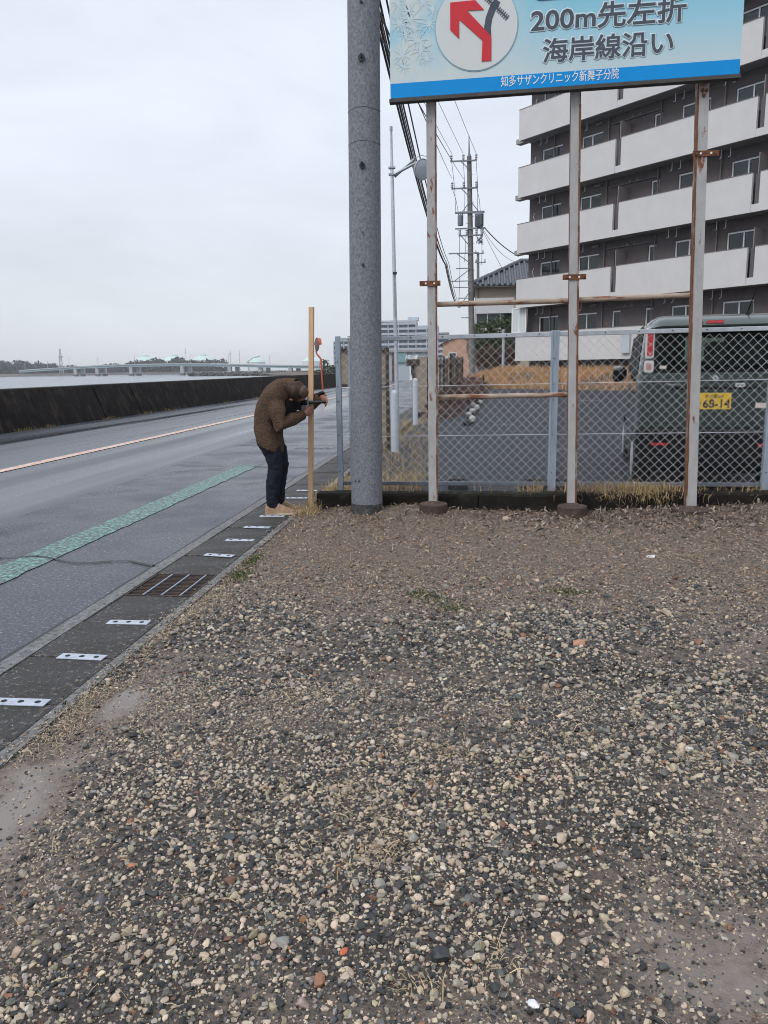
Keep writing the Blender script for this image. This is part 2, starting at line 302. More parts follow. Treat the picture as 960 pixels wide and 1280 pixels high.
# ------------------------------------------------------------------ mesh helpers
ORG = {}
class MB:
    def __init__(s): s.v = []; s.f = []; s.mi = []; s.k = 0
    def add(s, vs, fs, mi=None):
        o = len(s.v); s.v.extend([tuple(p) for p in vs]); s.f.extend([tuple(i+o for i in q) for q in fs])
        s.mi.extend([s.k if mi is None else mi]*len(fs)); return s
    def box(s, c, d, rot=None, mi=None, off=None):
        x, y, z = d[0]/2, d[1]/2, d[2]/2
        P = [Vector(p) for p in ((-x,-y,-z),(x,-y,-z),(x,y,-z),(-x,y,-z),(-x,-y,z),(x,-y,z),(x,y,z),(-x,y,z))]
        if rot is not None: P = [rot @ p for p in P]
        P = [p + Vector(c) for p in P]
        return s.add(P, [(3,2,1,0),(4,5,6,7),(0,1,5,4),(1,2,6,5),(2,3,7,6),(3,0,4,7)], mi)
    def span(s, a, b, mi=None):      # axis-aligned box from corner to corner
        return s.box([(a[i]+b[i])/2 for i in range(3)], [abs(b[i]-a[i]) for i in range(3)], None, mi)
    def tube(s, pts, r, n=8, cap=True, mi=None, up=None):
        pts = [Vector(p) for p in pts]; R = r if isinstance(r, (list, tuple)) else [r]*len(pts)
        rings = []; prev = None
        for i, p in enumerate(pts):
            t = (pts[min(i+1, len(pts)-1)] - pts[max(i-1, 0)]).normalized()
            if prev is None:
                a = Vector(up) if up else (Vector((0, 0, 1)) if abs(t.z) < 0.9 else Vector((1, 0, 0)))
                u = t.cross(a).normalized()
            else:
                u = (prev - t*prev.dot(t)).normalized()
            prev = u; v = t.cross(u)
            rings.append([p + (u*cos(2*pi*k/n) + v*sin(2*pi*k/n))*R[i] for k in range(n)])
        return s.loft(rings, cap, mi)
    def loft(s, rings, cap=True, mi=None):
        n = len(rings[0]); vs = [p for r in rings for p in r]; fs = []
        for i in range(len(rings)-1):
            for k in range(n):
                a, b = i*n+k, i*n+(k+1) % n
                fs.append((a, b, b+n, a+n))
        if cap: fs.append(tuple(range(n-1, -1, -1))); fs.append(tuple(range((len(rings)-1)*n, len(rings)*n)))
        return s.add(vs, fs, mi)
    def lathe(s, prof, c, n=20, mi=None):   # profile of (r, z) round the vertical at c
        rings = [[(c[0]+r*cos(2*pi*k/n), c[1]+r*sin(2*pi*k/n), c[2]+z) for k in range(n)] for r, z in prof]
        return s.loft(rings, True, mi)
    def poly(s, pts, mi=None): return s.add(pts, [tuple(range(len(pts)))], mi)
    def prism_y(s, xz, y0, y1, mi=None):    # outline in XZ (counter-clockwise seen from -Y), from y0 (front) to y1
        n = len(xz); vs = [(x, y0, z) for x, z in xz] + [(x, y1, z) for x, z in xz]
        fs = [tuple(range(n)), tuple(range(2*n-1, n-1, -1))] + [(i, i+n, (i+1) % n + n, (i+1) % n) for i in range(n)]
        return s.add(vs, fs, mi)

def link(o, parent=None, org=(0, 0, 0)):
    COL.objects.link(o); ORG[o.name] = Vector(org)
    if parent is not None: o.parent = parent
    return o
def tag(o, label=None, cat=None, group=None, kind=None):
    if label: o['label'] = label
    if cat: o['category'] = cat
    if group: o['group'] = group
    if kind: o['kind'] = kind
    return o
def thing(name, label, cat, loc=(0, 0, 0), group=None, rotz=0.0):
    o = bpy.data.objects.new(name, None); o.empty_display_size = 0.1
    o.location = loc; o.rotation_euler = (0, 0, rotz); link(o, None, loc)
    return tag(o, label, cat, group)
def obj(name, mb, mats, parent=None, smooth=False, at=None, local=False, label=None, kind=None, bevel=0.0):
    """one mesh object. World-coordinate geometry is moved into its parent's frame (or round `at`); local=True keeps it."""
    me = bpy.data.meshes.new(name)
    org = Vector((0, 0, 0)) if local else (ORG[parent.name] if parent is not None else Vector(at or (0, 0, 0)))
    me.from_pydata([Vector(p)-org for p in mb.v], [], mb.f)
    mats = mats if isinstance(mats, (list, tuple)) else [mats]
    for m in mats: me.materials.append(m)
    if len(mats) > 1:
        for p, i in zip(me.polygons, mb.mi): p.material_index = i
    if smooth:
        me.polygons.foreach_set('use_smooth', [True]*len(me.polygons))
        try: me.set_sharp_from_angle(angle=radians(smooth if smooth is not True else 40))
        except Exception: pass
    me.update()
    o = bpy.data.objects.new(name, me)
    link(o, parent, ORG[parent.name] if parent is not None else (at or (0, 0, 0)))
    if parent is None and at: o.location = at
    if label: o['label'] = label
    if kind: o['kind'] = kind
    if bevel:
        b = o.modifiers.new('bevel', 'BEVEL'); b.width = bevel; b.segments = 2; b.limit_method = 'ANGLE'
    return o
def share(src, name, parent, loc=(0, 0, 0), rot=(0, 0, 0)):     # another object on the same mesh
    o = src.copy(); o.name = name; link(o, parent, ORG[parent.name] if parent is not None else loc); o.parent = parent
    o.location = loc; o.rotation_euler = rot
    return o
def copy_tree(o, parent=None):
    c = o.copy(); link(c, parent, (0, 0, 0)); c.parent = parent
    for ch in list(o.children): copy_tree(ch, c)
    return c
def big_mesh(name, V, F, mats, tint=None, smooth=False, kind=None, label=None, parent=None):
    """large arrays: V (n,3), F (m,3 or 4)"""
    me = bpy.data.meshes.new(name); n, m, k = len(V), len(F), F.shape[1]
    me.vertices.add(n); me.vertices.foreach_set('co', V.astype(np.float32).ravel())
    me.loops.add(m*k); me.loops.foreach_set('vertex_index', F.astype(np.int32).ravel())
    me.polygons.add(m); me.polygons.foreach_set('loop_start', np.arange(0, m*k, k, dtype=np.int32))
    try: me.polygons.foreach_set('loop_total', np.full(m, k, dtype=np.int32))
    except Exception: pass
    me.update(calc_edges=True)
    if tint is not None:
        a = me.attributes.new('tint', 'FLOAT_COLOR', 'POINT'); a.data.foreach_set('color', np.concatenate([tint, np.ones((n, 1))], 1).astype(np.float32).ravel())
    if not smooth: me.polygons.foreach_set('use_smooth', np.zeros(m, dtype=bool))
    else: me.polygons.foreach_set('use_smooth', np.ones(m, dtype=bool))
    me.materials.append(mats)
    o = bpy.data.objects.new(name, me); link(o, parent)
    if kind: o['kind'] = kind
    if label: o['label'] = label
    return o
def evaluated(o, name=None):
    """bake an object's modifiers into a plain mesh"""
    dg = bpy.context.evaluated_depsgraph_get(); dg.update()
    me = bpy.data.meshes.new_from_object(o.evaluated_get(dg)); o.modifiers.clear(); o.data = me
    return o
def vnoise(x, y, seed=0):        # smooth 2-D value noise, 0..1
    r = np.random.default_rng(seed).random((64, 64))
    xi, yi = np.floor(x).astype(int), np.floor(y).astype(int); fx, fy = x-xi, y-yi
    fx, fy = fx*fx*(3-2*fx), fy*fy*(3-2*fy)
    g = lambda i, j: r[i % 64, j % 64]
    return (g(xi, yi)*(1-fx)+g(xi+1, yi)*fx)*(1-fy)+(g(xi, yi+1)*(1-fx)+g(xi+1, yi+1)*fx)*fy

# ================================================================== SETTING
def gh(x, y):        # height of the gravel lot
    x = np.asarray(x, float); y = np.asarray(y, float)
    h = 0.022*(vnoise(x*1.3+3, y*1.3+9, 1)-0.5) + 0.012*(vnoise(x*4+1, y*4+5, 2)-0.5)
    h = h + 0.055*np.exp(-((x+0.62)**2/0.10+(y-7.36)**2/0.06)) + 0.03*np.exp(-((x+1.25)**2/0.04+(y-7.42)**2/0.02))
    h = h + 0.085*np.clip((x-1.2)/1.6, 0, 1)*np.clip((y-6.2)/1.25, 0, 1)
    h = h - 0.018*np.exp(-((x+1.45)**2/0.05+(y-2.4)**2/0.5))
    return h*np.clip((x+1.70)/0.12, 0, 1)

# ground sheet to the horizon, cut along the shore
mb = MB()
shore = [(-11.9, -80), (-11.9, 118), (-22, 150), (-60, 230), (-100, 360), (-130, 520), (-160, 640), (-220, 900), (-260, 1500), (-300, 3200)]
mb.poly([(x, y, -0.10) for x, y in shore][::-1] + [(-11.9, -80, -0.10), (1500, -80, -0.10), (1500, 3200, -0.10)][1:])
g = obj('ground', mb, M['soil'], kind='structure')
mb = MB(); mb.poly([(-3500, -300, -2.5), (800, -300, -2.5), (800, 5200, -2.5), (-3500, 5200, -2.5)])
obj('sea', mb, M['sea'], kind='structure')

# gravel lot sheet
xs = np.concatenate([np.linspace(-1.66, 3.4, 240), np.linspace(3.5, 9, 30)]); ys = np.concatenate([np.linspace(-4, 0.9, 20), np.linspace(0.95, 7.50, 300)])
X, Y = np.meshgrid(xs, ys); Z = gh(X, Y)
V = np.stack([X.ravel(), Y.ravel(), Z.ravel()], 1); nx = len(xs)
i, j = np.meshgrid(np.arange(len(ys)-1), np.arange(nx-1), indexing='ij'); a = (i*nx+j).ravel()
lot = big_mesh('gravel_lot', V, np.stack([a, a+1, a+1+nx, a+nx], 1), M['mud'], smooth=True, kind='structure')
PUD = [(-1.50, 2.12, 0.15, 0.36), (-1.46, 2.92, 0.08, 0.18)]
VL = V.copy(); wet = np.zeros(len(V))
for px, py, rx, ry in PUD: wet = np.maximum(wet, 1.25*np.exp(-(((V[:, 0]-px)/rx)**2+((V[:, 1]-py)/ry)**2)))
wet = np.maximum(wet, 0.75*np.exp(-((V[:, 0]-0.62)**2/0.06+(V[:, 1]-1.66)**2/0.04)))
wet = np.clip(wet*1.4+0.9*(vnoise(V[:, 0]*9, V[:, 1]*9, 12)-0.55)+0.5*(vnoise(V[:, 0]*31, V[:, 1]*31, 13)-0.5)-0.35, 0, 1)*(V[:, 1] < 4)
_at = lot.data.attributes.new('wet', 'FLOAT', 'POINT'); _at.data.foreach_set('value', wet.astype(np.float32))

# road: smooth wet carriageway, coarser relaid strip, markings, painted wet glare
mb = MB(); mb.poly([(-10.97, -60, -0.004), (-2.26, -60, -0.004), (-2.26, 420, -0.004), (-10.97, 420, -0.004)])
obj('road', mb, M['asphalt_wet'], kind='structure')
mb = MB(); E = []
for k in range(160):
    y = -6 + k*0.45; E.append((-4.47+0.05*sin(y*0.9)+0.035*sin(y*2.7+1), y))
pts = [(x, y, 0.0) for x, y in E] + [(-2.262, E[-1][1], 0.0), (-2.262, -6, 0.0)]
mb.poly(pts[::-1]); obj('road_patch', mb, M['asphalt_patch'], kind='structure')
def stripe(name, x0, x1, y0, y1, z, m, n=60, wob=0.012, seed=1):
    r = random.Random(seed); mb = MB(); L = []; R = []
    for k in range(n+1):
        y = y0+(y1-y0)*k/n; L.append((x0+r.uniform(-wob, wob), y, z)); R.append((x1+r.uniform(-wob, wob), y, z))
    mb.loft([[a, b] for a, b in zip(L, R)], False) if False else None
    o = len(mb.v); mb.v += [p for ab in zip(L, R) for p in ab]
    for k in range(n): mb.f.append((o+2*k, o+2*k+1, o+2*k+3, o+2*k+2)); mb.mi.append(0)
    return obj(name, mb, m, kind='structure')
stripe('centre_line', -6.86, -6.66, -20, 118, 0.003, M['salmon_paint'], 90, 0.008)
stripe('green_line', -3.41, -3.12, 3.6, 11.0, 0.005, M['green_paint'], 50, 0.014)
stripe('glare_streak', -3.15, -2.45, 13.3, 13.6, 0.0052, M['paint_and_glare'], 4, 0.03)  # no lane mark: pale colour stands in for wet glare on the asphalt
# dark seam across the relaid strip and one along the gutter
mb = MB()
def ribbon(mb, pts, w, z):
    P = [Vector((x, y, z)) for x, y in pts]
    for k in range(len(P)-1):
        d = (P[k+1]-P[k]).normalized(); q = Vector((-d.y, d.x, 0))*w*random.uniform(0.5, 1.1)/2
        mb.add([P[k]-q, P[k+1]-q, P[k+1]+q, P[k]+q], [(0, 1, 2, 3)])
ribbon(mb, [(-4.2+0.13*k, 5.42+0.06*sin(k*1.1)-0.018*k+0.02*random.random()) for k in range(16)], 0.035, 0.008)
ribbon(mb, [(-2.27+0.006*sin(k), -1+0.25*k) for k in range(70)], 0.03, 0.008)
ribbon(mb, [(-4.45+0.14*k, 10.9+0.05*sin(k*1.7)-0.01*k) for k in range(16)], 0.03, 0.008); ribbon(mb, [(-4.45+0.14*k, 13.9+0.05*sin(k*1.3)) for k in range(16)], 0.04, 0.008)
obj('road_crack', mb, M['crack'], kind='structure')

# parking lot behind the fence: rises gently away
def pz(y): return 0.075 + 0.0098*(y-8.0)
mb = MB()
for y0, y1 in ((7.62, 14), (14, 22), (22, 30), (30, 39.5)):
    mb.add([(-1.35, y0, pz(y0)), (26, y0, pz(y0)), (26, y1, pz(y1)), (-1.35 if y1 < 16 else -0.8, y1, pz(y1))], [(0, 1, 2, 3)])
obj('parking_lot', mb, M['asphalt_park'], kind='structure')
for (x0, x1, y0, y1) in ((4.5, 5.3, 21.5, 21.8), (5.2, 6.1, 33.6, 34.1), (0.48, 0.86, 16.7, 16.88), (3.3, 4.2, 25.8, 26.2), (1.2, 1.75, 12.0, 12.12), (4.35, 4.9, 17.6, 17.75)):
    mb = MB(); mb.add([(x0, y0, pz(y0)+0.005), (x1, y0, pz(y0)+0.005), (x1, y1, pz(y1)+0.005), (x0, y1, pz(y1)+0.005)], [(0, 1, 2, 3)])
    obj('bay_marking', mb, M['paint_and_glare'], kind='structure')
# bank of soil under the apartment house
mb = MB()
prof = [(-3, 0.0), (0, 0.08), (1.6, 0.40), (3.2, 0.80), (6, 1.05), (30, 1.2)]   # metres back from the foot, height above the lot
foot = [(-1.35, 39.0), (-0.7, 38.7), (0.5, 37.4), (3.5, 35.4), (7.0, 33.2), (12, 28.5), (20, 20), (30, 10)]
rows = []
for d, h in prof: rows.append([(x+d*0.55, y+d*0.83, 0.18+h+0.10*(vnoise(np.array([x*0.9+d]), np.array([y*0.9]), 4)[0]-0.5)) for x, y in foot])
o = len(mb.v)
mb.v += [p for r in rows for p in r]; n = len(foot)
for i in range(len(rows)-1):
    for j in range(n-1): mb.f.append((i*n+j, i*n+j+1, (i+1)*n+j+1, (i+1)*n+j)); mb.mi.append(0)
obj('bank', mb, M['soil'], smooth=True, kind='structure')

# ------------------------------------------------------------------ gutter along the road
JO = [2.847+0.519*k for k in range(-7, 60)]
gut = obj('drain_gutter', MB().span((-2.255, -2.5, -0.12), (-2.165, 33, 0.012)).span((-1.722, -2.5, -0.12), (-1.662, 33, 0.010)).span((-2.165, -2.5, -0.14), (-1.722, 33, -0.07)),
          M['conc_edge'], kind='structure')
cov = None
for k in range(len(JO)-1):
    y0, y1 = JO[k]+0.004, JO[k+1]-0.004
    if 4.35 < y0 < 4.45: continue            # the grate sits here
    if y1 > 31: break
    if cov is None:
        cov = obj('concrete_cover', MB().box((0, 0, 0), (0.434, 0.511, 0.075)), M['conc_dark'], gut, local=True, bevel=0.006); c = cov
    else: c = share(cov, 'concrete_cover', gut)
    c.location = (-1.943+random.uniform(-.003, .003), (y0+y1)/2, -0.028+random.uniform(-.004, .004)); c.rotation_euler = (random.uniform(-.006, .006), random.uniform(-.006, .006), random.uniform(-.006, .006))
# steel joint plates with three dark bolt holes
PL = [(0, 'cut by the photo\'s left edge'), (1, 'second in from the left edge, nearer than the grate'), (2, 'just this side of the drain grate'),
      (5, 'first one beyond the drain grate'), (6, 'second one beyond the drain grate'), (7, 'third one beyond the drain grate'), (8, 'right in front of the man\'s shoes'),
      (9, 'just behind the man\'s heel and the timber'), (10, 'far one past the shoes left of the timber'), (11, 'farthest one beside the dead grass at the fence corner')]
for k, txt in PL:
    y = 2.847+0.519*k
    rz = (0.02, -0.03, 0.03, -0.16, 0.0, -0.06, 0.02, -0.04, 0.03, 0.0)[[p[0] for p in PL].index(k)]
    p = thing('joint_plate', 'pale steel gutter plate, '+txt, 'metal plate', (-1.89, y, 0.011), 'steel plates over the gutter joints', rz)
    obj('flat_bar', MB().box((0, 0, 0.003), (0.235, 0.066, 0.006)), M['plate'], p, local=True, bevel=0.002)
    for q in (-0.075, 0, 0.075): obj('bolt_hole', MB().lathe([(0.013, 0), (0.013, 0.0012)], (q, 0, 0.006), 12), M['hole'], p, local=True)
# drain grate
gr = thing('drain_grate', 'rusty steel drain grate let into the gutter beside the gravel', 'grate', (-1.943, 4.66, 0.0))
obj('grate_frame', MB().span((-0.215, -0.252, -0.05), (0.215, -0.243, 0.010)).span((-0.215, 0.243, -0.05), (0.215, 0.252, 0.010)).span((-0.215, -0.243, -0.05), (-0.206, 0.243, 0.0098)).span((0.206, -0.243, -0.05), (0.215, 0.243, 0.0098)), M['grate'], gr, local=True)
b0 = None
for k in range(15):
    y = -0.226+0.0322*k
    if b0 is None: b0 = obj('grate_bar', MB().box((0, 0, -0.02), (0.412, 0.007, 0.05)), M['grate'], gr, local=True); b = b0
    else: b = share(b0, 'grate_bar', gr)
    b.location = (0, y, 0)
for x in (-0.1, 0.02, 0.14): obj('grate_rod', MB().box((x, 0, 0.0075), (0.0075, 0.484, 0.008)), M['galv_post'], gr, local=True)
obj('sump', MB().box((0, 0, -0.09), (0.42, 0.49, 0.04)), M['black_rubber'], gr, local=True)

# ------------------------------------------------------------------ sea wall across the road
sw = thing('seawall', 'dark stained concrete sea wall with sloping face along the road', 'sea wall', (-11.3, 40, 0))
jy = [-40, -24, -8, 6, 22.2, 24.7, 40.5, 56, 72, 88, 104, 120]
for k in range(len(jy)-1):
    y0, y1 = jy[k]+0.045, jy[k+1]-0.045; tp = 0.99+0.012*random.uniform(-1, 1); mb = MB()
    n = max(2, int((y1-y0)/1.2)); rings = []
    for q in range(n+1):
        y = y0+(y1-y0)*q/n; w_ = 0.012*sin(y*1.3)+0.01*sin(y*3.1)
        rings.append([(-10.95+w_, y, -0.15), (-10.98+w_, y, 0.02), (-11.36+w_*.6, y, tp-0.06), (-11.40, y, tp), (-11.78, y, tp+0.005), (-11.85, y, -3.0)])
    mb.loft(rings, True)
    obj('wall_segment', mb, M['seawall'], sw, smooth=25)
    obj('wall_cap', MB().span((-11.42, y0, tp+0.004), (-11.80, y1, tp+0.028)), M['seawall_top'], sw)

# ------------------------------------------------------------------ grass and leaf scatter helpers
def blades(name, P, L, W, lean, m, kind='stuff', parent=None, label=None, droop=0.35):
    """bent two-segment blades at points P"""
    n = len(P); az = RNG.uniform(0, 2*pi, n); tilt = np.abs(RNG.normal(0, lean, n)); L = L*RNG.uniform(0.55, 1.15, n); W = W*RNG.uniform(0.6, 1.2, n)
    d = np.stack([np.cos(az), np.sin(az), np.zeros(n)], 1); up = np.array([0, 0, 1.0]); rz = RNG.uniform(0, 2*pi, n)
    s = np.stack([np.cos(rz), np.sin(rz), np.zeros(n)], 1)*W[:, None]/2
    t1 = d*np.sin(tilt)[:, None]+up*np.cos(tilt)[:, None]; t2 = d*np.sin(tilt+droop+0.4)[:, None]+up*np.cos(tilt+droop+0.4)[:, None]
    p1 = P+t1*(L*0.55)[:, None]; p2 = p1+t2*(L*0.45)[:, None]
    V = np.stack([P-s, P+s, p1-s*0.8, p1+s*0.8, p2], 1).reshape(-1, 3); b = np.arange(n)*5
    F = np.concatenate([np.stack([b, b+1, b+3], 1), np.stack([b, b+3, b+2], 1), np.stack([b+2, b+3, b+4], 1)])
    return big_mesh(name, V, F, m, kind=kind, parent=parent, label=label)
def leafcloud(name, blobs, n, size, m, kind=None, parent=None, org=(0, 0, 0), squash=0.8):
    """n small leaf quads spread through the given blobs (x,y,z,rx,ry,rz)"""
    B = np.array(blobs, float); wgt = B[:, 3]*B[:, 4]*B[:, 5]; wgt /= wgt.sum(); id_ = RNG.choice(len(B), n, p=wgt)
    v = RNG.normal(size=(n, 3)); v /= np.linalg.norm(v, axis=1)[:, None]; r = RNG.uniform(0.55, 1.06, n)**0.6
    C = B[id_, :3]+v*B[id_, 3:]*r[:, None]
    nrm = v+RNG.normal(0, 0.7, (n, 3)); nrm /= np.linalg.norm(nrm, axis=1)[:, None]
    a = np.cross(nrm, RNG.normal(size=(n, 3))); a /= np.linalg.norm(a, axis=1)[:, None]; b = np.cross(nrm, a)
    s = size*RNG.uniform(0.5, 1.3, n)[:, None]
    V = np.stack([C-a*s, C-b*s*0.55, C+a*s, C+b*s*0.55], 1).reshape(-1, 3)-np.array(org); k = np.arange(n)*4
    o = big_mesh(name, V, np.stack([k, k+1, k+2, k+3], 1), m, kind=kind, parent=parent); ORG[o.name] = Vector(org); return o

# ================================================================== NEAR OBJECTS
# retaining kerb below the fence
kb = thing('retaining_kerb', 'low dark mossy retaining kerb under the chain link fence', 'kerb', (0.5, 7.5, 0))
for x0, x1 in ((-1.55, 0.05), (0.06, 1.66), (1.67, 3.27), (3.28, 6.2)):
    mb = MB(); n = 8; rings = []
    for q in range(n+1):
        x = x0+(x1-x0)*q/n; d = 0.008*sin(x*7)+0.005*sin(x*17); t = 0.163+0.012*max(0, x-0.5)+0.006*sin(x*9)
        rings.append([(x, 7.455+d, -0.05), (x, 7.452+d, t-0.02), (x, 7.467+d, t), (x, 7.60, t+0.004), (x, 7.62, -0.05)])
    mb.loft(rings, True); obj('kerb_block', mb, M['kerb_dark'], kb, smooth=30)
mb = MB(); mb.poly([(-1.33, 7.60, 0.13), (6.2, 7.60, 0.15), (6.2, 8.05, 0.11), (-1.33, 8.05, 0.085)])
obj('planting_strip', mb, M['kerb_soil'], kind='structure')

# concrete utility pole close by, running out of the picture
pole = thing('concrete_pole', 'thick weathered grey concrete utility pole in front of the fence', 'utility pole', (-1.022, 7.3, 0))
def pole_c(z): return Vector((-1.022+0.0105*z, 7.3, z))
zs = [-0.3, 0.0, 1.0, 2.0, 2.9, 3.35, 4.4, 6, 9, 12.2]
obj('shaft', MB().tube([pole_c(z) for z in zs], [0.151-0.0023*z for z in zs], 40), M['conc_pole'], pole, smooth=50)
for z in (0.33, ):
    for x in (-0.035, 0.0): obj('anchor_hole', MB().lathe([(0.008, 0), (0.008, 0.01)], (0, 0, 0), 8), M['hole'], pole, local=True).matrix_local = Matrix.Translation((x-0.05, -0.146, z)) @ Matrix.Rotation(pi/2, 4, 'X')
for z, r in ((4.45, 0.012), (4.01, 0.03), (3.14, 0.026), (2.30, 0.012), (2.58, 0.006)):
    c = pole_c(z)+Vector((0.0, -(0.150-0.0023*z), 0)); mb = MB()
    mb.tube([c+Vector((0, 0.02, 0)), c+Vector((0, -0.018, 0))], r, 14)
    if r > 0.02: mb.tube([c+Vector((0, -0.01, 0)), c+Vector((0, -0.03, 0.0)), c+Vector((0, -0.034, 0.03))], 0.007, 8)
    obj('step_socket', mb, M['tool_black'], pole, smooth=True)
mb = MB()
for z in (3.62, 3.345): mb.tube([pole_c(z)+Vector((0.1435*cos(t), 0.1435*sin(t), 0.006*sin(3*t))) for t in [pi*k/14+pi for k in range(15)]], 0.003, 6)
obj('band_mark', mb, M['conc_edge'], pole, smooth=True)
mb = MB()
for z in (11.6, 10.6): mb.box((0.1, -0.17, z), (1.9, 0.08, 0.08)); 
for z in (7.1, 6.7): mb.box((-0.45, 0, z), (0.9, 0.06, 0.06))
mb.v = [tuple(Vector(p)+Vector((-1.022+0.08, 7.3, 0))) for p in mb.v]
obj('crossarm', mb, M['galv'], pole)

obj('base_stain', MB().tube([pole_c(z) for z in (0.005, 0.05, 0.10)], [0.1535, 0.1530, 0.1522], 40, False), M['conc_edge_dark'], pole, smooth=True)
# sign board on three rusty posts
sb = thing('billboard', 'pale blue direction billboard with red arrow and Japanese lettering on three rusty posts', 'billboard', (0.7, 7.2, 0))
TL = 0.0163           # the board hangs a little out of level
def bz(x): return TL*(x-0.7)
z0 = 3.70
def bpt(x, z, y): return (x, y, z)
mb = MB(); mb.add([(-0.735, 7.17, z0+bz(-.735)), (2.155, 7.17, z0+bz(2.155)), (2.155, 7.17, 5.35), (-0.735, 7.17, 5.35), (-0.735, 7.215, z0+bz(-.735)), (2.155, 7.215, z0+bz(2.155)), (2.155, 7.215, 5.35), (-0.735, 7.215, 5.35)],
    [(0, 1, 2, 3), (5, 4, 7, 6), (0, 4, 5, 1), (1, 5, 6, 2), (2, 6, 7, 3), (3, 7, 4, 0)])
panel = obj('sign_panel', mb, M['sign_print'], sb)
# the print material reads object space: give the panel an origin at its lower left corner
panel.data.transform(Matrix.Translation((0.7+0.735, 7.2-7.17, -z0))); panel.location = (-0.735-0.7, 7.17-7.2, z0)
mb = MB(); mb.add([(-0.745, 7.16, z0-0.03+bz(-.745)), (2.165, 7.16, z0-0.03+bz(2.165)), (2.165, 7.235, z0-0.03+bz(2.165)), (-0.745, 7.235, z0-0.03+bz(-.745)),
                   (-0.745, 7.16, z0-0.003+bz(-.745)), (2.165, 7.16, z0-0.003+bz(2.165)), (2.165, 7.235, z0-0.003+bz(2.165)), (-0.745, 7.235, z0-0.003+bz(-.745))],
    [(3, 2, 1, 0), (4, 5, 6, 7), (0, 1, 5, 4), (1, 2, 6, 5), (2, 3, 7, 6), (3, 0, 4, 7)])
obj('frame', mb, M['frame_dark'], sb)
def sheet(name, pts, y, m, tilt=True, label=None):
    mb = MB(); n = len(pts); 
    P = [(x, z) for x, z in pts]
    mb.prism_y(P, y, y+0.002); return obj(name, mb, m, sb, label=label)
sheet('blue_band', [(-0.733, z0+0.002+bz(-.733)), (2.153, z0+0.002+bz(2.153)), (2.153, z0+0.112+bz(2.153)), (-0.733, z0+0.118+bz(-.733))], 7.166, M['print_blue'])
def circ(cx, cz, r, n=64): return [(cx+r*cos(2*pi*k/n), cz+r*sin(2*pi*k/n)) for k in range(n)]
# star glints printed on the left of the board
rs = random.Random(5); mb = MB()
for cx, cz, sz in ((-0.56, 4.30, 0.15), (-0.50, 4.13, 0.12), (-0.63, 4.02, 0.10), (-0.42, 3.98, 0.08), (-0.66, 4.42, 0.10), (-0.45, 4.42, 0.09), (-0.60, 4.18, 0.09), (-0.30, 4.50, 0.1), (-0.52, 4.22, 0.07), (-0.40, 4.25, 0.10), (-0.65, 4.27, 0.12), (-0.47, 4.05, 0.11), (-0.58, 4.36, 0.10), (-0.37, 4.36, 0.07), (-0.62, 3.93, 0.07)):
    a0 = rs.uniform(0, 1)
    for q in range(5):
        a = a0+q*pi/5+rs.uniform(-.15, .15); L = sz*rs.uniform(0.7, 1.25); w_ = 0.008*rs.uniform(.6, 1.2)
        dx, dz = cos(a), sin(a)
        P = [(max(-.73, cx-dx*L), cz-dz*L), (cx+dz*w_, cz-dx*w_), (max(-.73, cx+dx*L), cz+dz*L), (cx-dz*w_, cz+dx*w_)]
        mb.add([(x, 7.1678-0.0001*q, z) for x, z in P], [(0, 1, 2, 3)])
obj('star_glints', mb, M['print_star'], sb)
sheet('map_disc_rim', circ(0.0, 4.205, 0.350), 7.166, M['disc_rim'])
sheet('map_disc', circ(0.0, 4.205, 0.342), 7.163, M['disc'])
# grey road and railway on the map
def stroke(pts, w_):
    L, R = [], []
    for i, p in enumerate(pts):
        a, b = pts[max(i-1, 0)], pts[min(i+1, len(pts)-1)]; d = Vector((b[0]-a[0], b[1]-a[1])).normalized()
        L.append((p[0]+d.y*w_/2, p[1]-d.x*w_/2)); R.append((p[0]-d.y*w_/2, p[1]+d.x*w_/2))
    return L+R[::-1]
sheet('road_stroke', stroke([(0.098, 4.12), (0.093, 4.19), (0.105, 4.26), (0.133, 4.33), (0.175, 4.39)], 0.056), 7.160, M['print_grey'])
mb = MB(); A = Vector((0.05, 4.445)); B = Vector((0.262, 4.247)); d = (B-A).normalized(); nn = Vector((-d.y, d.x))
def bar2(mb, p, q, w_, y):
    e_ = (q-p).normalized(); m_ = Vector((-e_.y, e_.x))*w_/2
    mb.prism_y([(v.x, v.y) for v in (p-m_, q-m_, q+m_, p+m_)], y, y+0.0015)
bar2(mb, A, B, 0.010, 7.1595)
for k in range(15): c = A+(B-A)*(k+0.5)/15; bar2(mb, c-nn*0.024, c+nn*0.024, 0.007, 7.1585)
obj('railway_stroke', mb, M['print_grey'], sb)
sheet('direction_arrow', [(-.22, 4.397), (-.219, 4.187), (-.144, 4.115), (-.145, 4.263), (.052, 4.091), (.047, 3.929), (.128, 3.931), (.126, 4.118), (-.078, 4.327), (.063, 4.325), (-.011, 4.403)], 7.157, M['print_red'])
